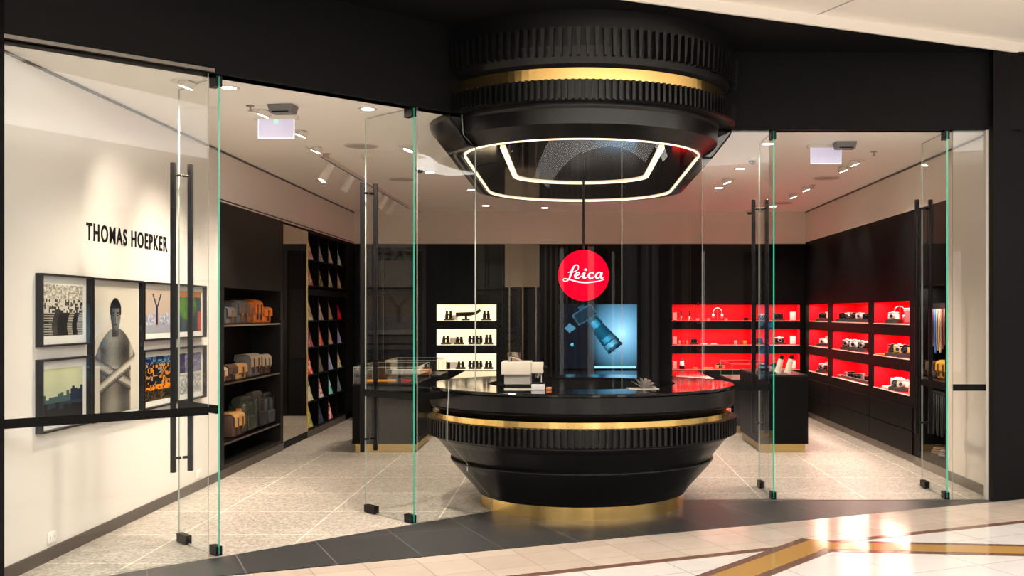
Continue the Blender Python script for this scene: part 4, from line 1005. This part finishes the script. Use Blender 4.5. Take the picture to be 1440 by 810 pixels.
# --- on the right island
for px, nm, tilt in ((1099, 'left', .25), (1113, 'right', .3)):
    x = (px - CX) * 12.6 / F
    t = thing('cream_bottle', 'cream tapered flask with black cap leaning on the right island, the %s one' % nm, 'flask', (x - .05, 12.6, .9015), 0, 'cream flasks on the right island')
    MB().cyl((0, 0, 0), (.045, 0, .17), .04, 20, .030).build('body', M['cream'], t); MB().cyl((.045, 0, .17), (.058, 0, .215), .026, 16, .022).build('cap', M['blackp'], t)
simple(MB().rbox(-.13, .07, -.08, .08, 0, .025, .006), 'leather_tray', M['blackp'], 'flat black tray on the right island', 'tray', (2.32, 12.62, .9005))
camera_obj('black camera behind the flasks on the right island', (2.32, 12.95, .9005), .2, s=1.0)

# --- on the round counter
t = thing('coffee_machine', 'cream and steel espresso machine standing on the round counter inside the glass', 'coffee machine', (-.43, 8.46, 1.0165), 0)
def tx(px): return (px - CX) * 8.44 / F + .43
MB().box(tx(709), tx(746.5), -.02, .20, .035, .115).build('body', M['lgrey'], t, bevel=.004)
MB().box(tx(710), tx(745), 0, .18, 0, .035).build('base', M['satin'], t)
MB().rbox(tx(705.5), tx(747), -.07, .22, .115, .215, .004).build('housing', M['cream'], t)
MB().rbox(tx(747.3), tx(764), -.05, .12, .125, .208, .004).build('brew_head', M['cream'], t)
b = MB().cyl((tx(757), .0, .125), (tx(757), 0, .10), .02, 14); b.cyl((tx(757), 0, .105), (tx(757), -.12, .10), .007, 8); b.build('portafilter', M['metal'], t)
b = MB().cyl((tx(761), .02, .125), (tx(761), -.0, .05), .003, 6); b.build('steam_wand', M['metal'], t)
b = MB().cyl((tx(764), 0, .165), (tx(769), 0, .165), .017, 14); b.build('control_knob', M['blackp'], t)
b = MB(); b.lathe([(.048, .2155), (.052, .25), (.056, .285), (.052, .285), (.044, .22)], (tx(722), .07), n=24); b.build('bean_hopper', M['bronze'], t)
b = MB().cyl((tx(716), .0, .2155), (tx(716), 0, .25), .012, 10); b.tube([(tx(716), 0, .25), (tx(724), -.01, .245), (tx(734), -.02, .222)], .006, 8); b.build('lever', M['metal'], t)
simple(MB().rbox(-.055, .05, -.05, .05, 0, .045, .003), 'small_box', M['card'], 'small white box under the coffee machine spout on the round counter', 'box', (-.265, 8.36, 1.0165))
simple(MB().box(-.05, .05, -.045, .045, 0, .008), 'saucer_tray', M['satin'], 'thin dark tray on the small white box on the counter', 'tray', (-.267, 8.36, 1.0617))
simple(MB().rbox(-.022, .022, -.02, .02, 0, .02, .006), 'sachet', colour('orange_box', (.8, .25, .06)), 'little orange sachet beside the small white box on the counter', 'sachet', (-.185, 8.36, 1.0165))
simple(MB().box(-.115, .115, -.03, .03, 0, .006), 'paper_menu', M['cream'], 'flat cream board lying before the coffee machine on the counter', 'board', (-.42, 8.38, 1.0165), 0)
t = thing('open_book', 'open silvery book fanned on the right of the round counter', 'book', (.56, 8.45, 1.0165), .1)
b = MB()
for k in range(7):
    a = R(10 + k * 22); b.add([(0, -.05, .004), (.10 * math.cos(a), -.05, .004 + .10 * math.sin(a) * .8), (.10 * math.cos(a), .09, .004 + .10 * math.sin(a) * .8), (0, .09, .004)], [(0, 1, 2, 3)])
o = b.build('pages', colour('silver_paper', (.45, .43, .40), .3, .3), t); o.modifiers.new('t', 'SOLIDIFY').thickness = .002
MB().box(-.12, .12, -.055, .095, 0, .004).build('cover', M['cream'], t)

for hx in (-.45, .62):
    spot('counter_fill_spot', (hx, 8.75, 2.93), (hx * .6, 8.5, 1), 22, 110, 1.0)  # added spots that brighten the coffee machine, not fittings of the hood
# round hanging sign
sg = thing('round_sign', 'round glowing red sign with white script hanging inside the curved glass', 'sign', (.113, 10.9, 2.0), 0)
SR = .259
b = MB().cyl((0, -.025, 0), (0, .025, 0), SR, 96); b.build('disc', M['signred'], sg)
MB().cyl((0, .0, SR - .003), (0, .0, 2.961 - 2.0), .012, 12).build('hanging_rod', M['satin'], sg)
def catmull(p, n=8):
    out = []; q = [p[0]] + p + [p[-1]]
    for i in range(1, len(q) - 2):
        for k in range(n):
            t_ = k / n; r_ = []
            for d in range(3): 
                a, b_, c, e = q[i - 1][d], q[i][d], q[i + 1][d], q[i + 2][d]
                r_.append(.5 * (2 * b_ + (c - a) * t_ + (2 * a - 5 * b_ + 4 * c - e) * t_ ** 2 + (-a + 3 * b_ - 3 * c + e) * t_ ** 3))
            out.append(r_)
    return out + [list(p[-1])]
strokes = [
    [(172, 378, 5), (190, 371, 8), (215, 373, 9), (250, 366, 8), (290, 345, 8), (304, 315, 9), (296, 288, 9), (272, 282, 11), (246, 303, 16), (225, 345, 22), (208, 395, 22), (197, 432, 16), (183, 462, 12), (155, 484, 10), (125, 483, 9), (112, 467, 8), (124, 454, 9), (155, 456, 11), (205, 466, 12), (270, 486, 14), (345, 499, 15), (430, 501, 14), (520, 490, 11), (580, 477, 8), (626, 462, 4)],
    [(262, 422, 8), (292, 412, 9), (313, 395, 11), (312, 378, 11), (290, 378, 13), (266, 402, 20), (262, 430, 20), (282, 448, 14), (310, 443, 10), (340, 420, 7)],
    [(343, 404, 5), (360, 388, 10), (379, 382, 18), (372, 405, 21), (364, 435, 20), (378, 449, 13), (400, 440, 8), (420, 418, 6)],
    [(490, 396, 16), (486, 379, 13), (462, 376, 12), (436, 400, 19), (432, 430, 20), (454, 449, 14), (484, 442, 10), (512, 420, 7)],
    [(585, 384, 10), (560, 374, 12), (532, 395, 18), (522, 428, 18), (538, 449, 15), (562, 438, 10), (582, 405, 9), (596, 376, 12)],
    [(597, 375, 16), (589, 405, 20), (582, 432, 20), (592, 450, 13), (612, 440, 7), (620, 432, 4)]]
b = MB()
def lg(x, y, dy=0): return Vector(((x - 367) / 317 * SR, -.0255 - dy, (412 - y) / 317 * SR))
kk = 0
for st in strokes:
    cp = catmull([list(map(float, s_)) for s_ in st]); vs = []; 
    for i, (x, y, w) in enumerate(cp):
        a = cp[max(i - 1, 0)]; c = cp[min(i + 1, len(cp) - 1)]; dx, dy = c[0] - a[0], c[1] - a[1]; l = math.hypot(dx, dy) or 1
        nx, ny = -dy / l * w / 2 * 1.12, dx / l * w / 2 * 1.12; vs += [lg(x + nx, y + ny, .0012 + kk * .0003), lg(x - nx, y - ny, .0012 + kk * .0003)]
    b.add(vs, [(2 * i, 2 * i + 1, 2 * i + 3, 2 * i + 2) for i in range(len(cp) - 1)]); kk += 1
b.add([lg(394 + 19 * math.cos(2 * PI * i / 20), 341 + 15 * math.sin(2 * PI * i / 20), .0012) for i in range(20)], [tuple(range(20))])
b.build('script_lettering', M['signwhite'], sg)

# ------------------------------------------------------------------ ceiling fixtures
def cpt(px, py, z=HC): s = (CY - py) / (z - EYE); return ((px - CX) / s, F / s)
proto = thing('recessed_downlight', 'x', 'ceiling light', (0, 0, HC), 0, 'recessed shop downlights')
b = MB(); b.lathe([(.052, -.004), (.072, -.004), (.075, 0), (.052, 0)], (0, 0), n=28); b.build('trim_ring', M['whitemetal'], proto)
b = MB(); b.cyl((0, 0, -.0035), (0, 0, -.0005), .05, 28); b.build('lamp', M['lamp'], proto)
proto_t = thing('adjustable_spotlight', 'x', 'ceiling light', (0, 0, HC), 0, 'tilting shop spotlights')
b = MB(); b.lathe([(.062, -.004), (.078, -.004), (.080, 0), (.062, 0)], (0, 0), n=28); b.build('trim_ring', M['whitemetal'], proto_t)
q = Vector((.34, 0, -.94)).normalized()
b = MB(); b.cyl(Vector((-.035, 0, -.001)), Vector((-.035, 0, -.001)) + q * .045, .055, 24); b.build('tilted_head', M['whitemetal'], proto_t)
b = MB(); c0 = Vector((-.035, 0, -.001)) + q * .045; b.cyl(c0, c0 + q * .002, .044, 24); b.build('lamp', M['lamp'], proto_t)
DL = [  # px, py, tilting(angle deg toward) or None, watts multiplier, where
    (257, 114, 180, 1.5, 'above the framed photographs, nearest the glass'),
    (322, 123, None, 1.2, 'just inside the leftmost glass door'),
    (366, 155, 180, 1.5, 'left of the blank hanging panel at left'),
    (517, 153, None, 1.5, 'just inside the second glass door'),
    (419, 184, 180, 1.3, 'right of the blank hanging panel at left'),
    (441, 207, 180, .9, 'beside the start of the track rail'),
    (604, 242, None, 1.0, 'left of the hood, behind the second door'),
    (571, 205, 200, .8, 'beside the top of the second glass door'),
    (663, 267, None, 1.0, 'at the lower left of the hood'),
    (683, 289, None, .8, 'far back behind the left of the hood'),
    (766, 292, None, .8, 'far back at the middle of the shop'),
    (1080, 202, None, 1.3, 'beside the top of the third glass door'),
    (1041, 237, None, 1.1, 'right of the hood, nearest of three in line'),
    (1025, 252, 0, .8, 'right of the hood, middle of three in line'),
    (1011, 264, None, .9, 'right of the hood, farthest of three in line'),
    (1205, 226, 0, 1.3, 'right of the blank hanging panel at right'),
    (1189, 235, 0, 1.1, 'below the blank hanging panel at right'),
    (1136, 263, 0, 1.0, 'in line before the right wall niches, second farthest'),
    (1118, 273, 0, .9, 'in line before the right wall niches, third row'),
    (1087, 290, None, .8, 'far back near the right corner')]
used = {}
for px, py, tl, k, wh in DL:
    x, y = cpt(px, py); p = proto if tl is None else proto_t
    if tl is None: o = p if 'a' not in used else copy_tree(p); used['a'] = 1
    else: o = p if 'b' not in used else copy_tree(p); used['b'] = 1
    o.location = (x, y, HC - .0005); o['label'] = ('round recessed downlight ' if tl is None else 'tilted ceiling spotlight ') + wh
    if tl is not None: o.rotation_euler = (0, 0, R(tl))
    tgt = (x, y, 0) if tl is None else (x + 1.0 * math.cos(R(tl)), y, 1.0)
    if px == 257: k = .95; tgt = (XL, 8.55, 1.55)
    if px == 366: tgt = (XL, 9.1, 1.3)
    spot('shop_downlight', (x if tl is None else x + .04 * math.cos(R(tl)), y, HC - .09), tgt, SHOP_W * k * (1 if tl is None else .55), 120 if tl is None else 74, 1.0)
for px, py, r, nm, wh in ((508, 205, .16, 'ceiling_speaker', 'round ceiling speaker near the second glass door'), (566, 252, .16, 'ceiling_speaker', 'round ceiling speaker left of the hood'), (1162, 250, .16, 'ceiling_speaker', 'round ceiling speaker before the right wall'), (1099, 285, .16, 'ceiling_speaker', 'round ceiling speaker far back at right')):
    x, y = cpt(px, py); t = thing(nm, wh, 'ceiling speaker', (x, y, HC - .001), 0, 'ceiling speakers')
    MB().lathe([(r - .015, -.008), (r, -.006), (r + .003, 0), (r - .015, 0)], (0, 0), n=32).build('rim', M['whitemetal'], t); MB().cyl((0, 0, -.006), (0, 0, 0), r - .015, 32).build('grille', colour('speaker_mesh', (.42, .40, .38)), t)
for px, py, wh in ((516, 217, 'round smoke detector near the second glass door'), (1058, 222, 'dome camera on the ceiling right of the hood'), (590, 235, 'small dome camera left of the hood'), (640, 300, 'small dome camera far back at left'), (1054, 296, 'small dome camera far back at right')):
    x, y = cpt(px, py); nm = 'smoke_detector' if 'smoke' in wh else 'dome_camera'; t = thing(nm, wh, 'smoke detector' if 'smoke' in wh else 'dome camera', (x, y, HC - .001), 0)
    MB().cyl((0, 0, -.03), (0, 0, 0), .055, 24, .062).build('housing', M['whitemetal'], t)
    b = MB(); b.lathe([(.002, -.065), (.022, -.060), (.038, -.045), (.042, -.030), (.0, -.030)], (0, 0), n=20, smooth=True); b.build('dome', M['whitemetal'] if 'smoke' in wh else M['blackp'], t)
for px, py, wh in ((352, 148, 'above the left grey sensor box'), (461, 216, 'above the track rail'), (1229, 213, 'right of the right grey sensor box'), (1143, 260, 'before the right wall')):
    x, y = cpt(px, py); t = thing('fire_sprinkler', 'small ceiling sprinkler ' + wh, 'sprinkler', (x, y, HC - .001), 0, 'ceiling sprinklers')
    MB().cyl((0, 0, -.006), (0, 0, 0), .032, 18).build('rosette', M['metal'], t); b = MB().cyl((0, 0, -.04), (0, 0, -.006), .007, 8); b.cyl((0, 0, -.044), (0, 0, -.04), .018, 12); b.build('head', M['metal'], t)
# blank hanging panels and grey sensor boxes
for (x0, x1, y0, y1), wh in (((363, 414, 168, 195), 'left'), ((1140, 1183, 208, 230.5), 'right')):
    s = (CY - y0) / (HC - .03 - EYE); X0, X1, Y = (x0 - CX) / s, (x1 - CX) / s, F / s; zb = EYE + (CY - y1) / s
    t = thing('hanging_panel', 'blank lilac glowing panel hanging from the ceiling at %s' % wh, 'hanging panel', ((X0 + X1) / 2, Y, HC), 0, 'blank lit panels')
    L = t.location
    MB(L).box(X0 + .004, X1 - .004, Y - .003, Y + .003, zb + .004, HC - .03).build('panel', M['exit'], t)
    b = MB(L); b.box(X0, X0 + .004, Y - .004, Y + .004, zb, HC - .03); b.box(X1 - .004, X1, Y - .004, Y + .004, zb, HC - .03); b.box(X0 + .004, X1 - .004, Y - .004, Y + .004, zb, zb + .004); b.build('lit_edge', M['exitedge'], t)
    MB(L).box(X0 - .03, X1 + .03, Y - .03, Y + .03, HC - .03, HC - .0005).build('mounting_bar', M['whitemetal'], t)
    if wh == 'left': MB(L).cyl(((X0 + X1) / 2, Y - .012, HC - .05), ((X0 + X1) / 2, Y - .004, HC - .05), .012, 12).build('indicator', M['greenled'], t)
for px, py, wh, rz in ((398, 148, 'left', -.12), (1188, 200, 'right', .0)):
    x, y = cpt(px, py); w = .10
    t = thing('door_sensor', 'grey sensor box on the ceiling near the %s doorway' % wh, 'sensor', (x, y, HC - .0005), rz, 'grey ceiling sensors')
    b = MB(); b.add([(-w, -.07, 0), (w, -.07, 0), (w, .07, 0), (-w, .07, 0), (-w * .86, -.055, -.065), (w * .86, -.055, -.065), (w * .86, .055, -.065), (-w * .86, .055, -.065)], [(0, 1, 2, 3), (7, 6, 5, 4), (0, 4, 5, 1), (1, 5, 6, 2), (2, 6, 7, 3), (3, 7, 4, 0)]); b.build('housing', M['grey'], t, bevel=.006)
    b = MB(); b.box(-.065, .065, -.062, -.056, -.062, -.052); b.build('lens_strip', M['blackp'], t)
# track with four spots
p0 = cpt(451, 215); p1 = cpt(575, 290)
t = thing('track_rail', 'white track rail on the ceiling in front of the left bulkhead', 'track rail', (*p0, HC), 0)
d = (Vector(p1) - Vector(p0)).normalized(); nn = Vector((-d.y, d.x)) * .018
b = MB(t.location); b.prism([Vector(p0) - nn, Vector(p1) - nn, Vector(p1) + nn, Vector(p0) + nn], HC - .035, HC - .0005); b.build('rail', M['whitemetal'], t)
b = MB(t.location); n2 = nn * .45; b.prism([Vector(p0) - n2, Vector(p1) - n2, Vector(p1) + n2, Vector(p0) + n2], HC - .037, HC - .035); b.build('slot', M['grey'], t)
Lr = (Vector(p1) - Vector(p0)).length
for i, fr in enumerate((.04, .22, .60, .72)):
    c = Vector(p0) + d * (Lr * fr); t = thing('track_spotlight', 'white cylinder spotlight on the track rail, %s from the near end' % ['first', 'second', 'third', 'fourth'][i], 'spotlight', (c.x, c.y, HC - .0375), 0, 'spotlights on the track rail')
    MB().cyl((0, 0, -.06), (0, 0, -.0005), .008, 8).build('stem', M['whitemetal'], t)
    ax = Vector((-.42, -.25, -.87)).normalized(); a = Vector((.02, .01, -.10)) - ax * .06; b = MB().cyl(a, a + ax * .19, .042, 24); b.build('barrel', M['whitemetal'], t)
    MB().cyl(a + ax * .19, a + ax * .192, .036, 24).build('lamp', M['lamp'] if i == 0 else M['card'], t)
    if i in (0, 2): spot('track_spot_light', c.to_3d() + Vector((0, 0, HC - .037)) + a + ax * .21, c.to_3d() + Vector((0, 0, HC)) + ax * 3, 45, 60)
# hidden-free stool by the magazine rack
t = thing('low_stool', 'low black stool beside the magazine rack at the back', 'stool', (-3.05, 16.3, 0), 0)
MB().rbox(-.17, .17, -.17, .17, .36, .42, .02).build('seat', M['blackp'], t)
for sx in (-1, 1):
    for sy in (-1, 1): MB().cyl((sx * .14, sy * .14, 0), (sx * .12, sy * .12, .36), .014, 8).build('leg', M['blackp'], t)
bpy.context.view_layer.update()
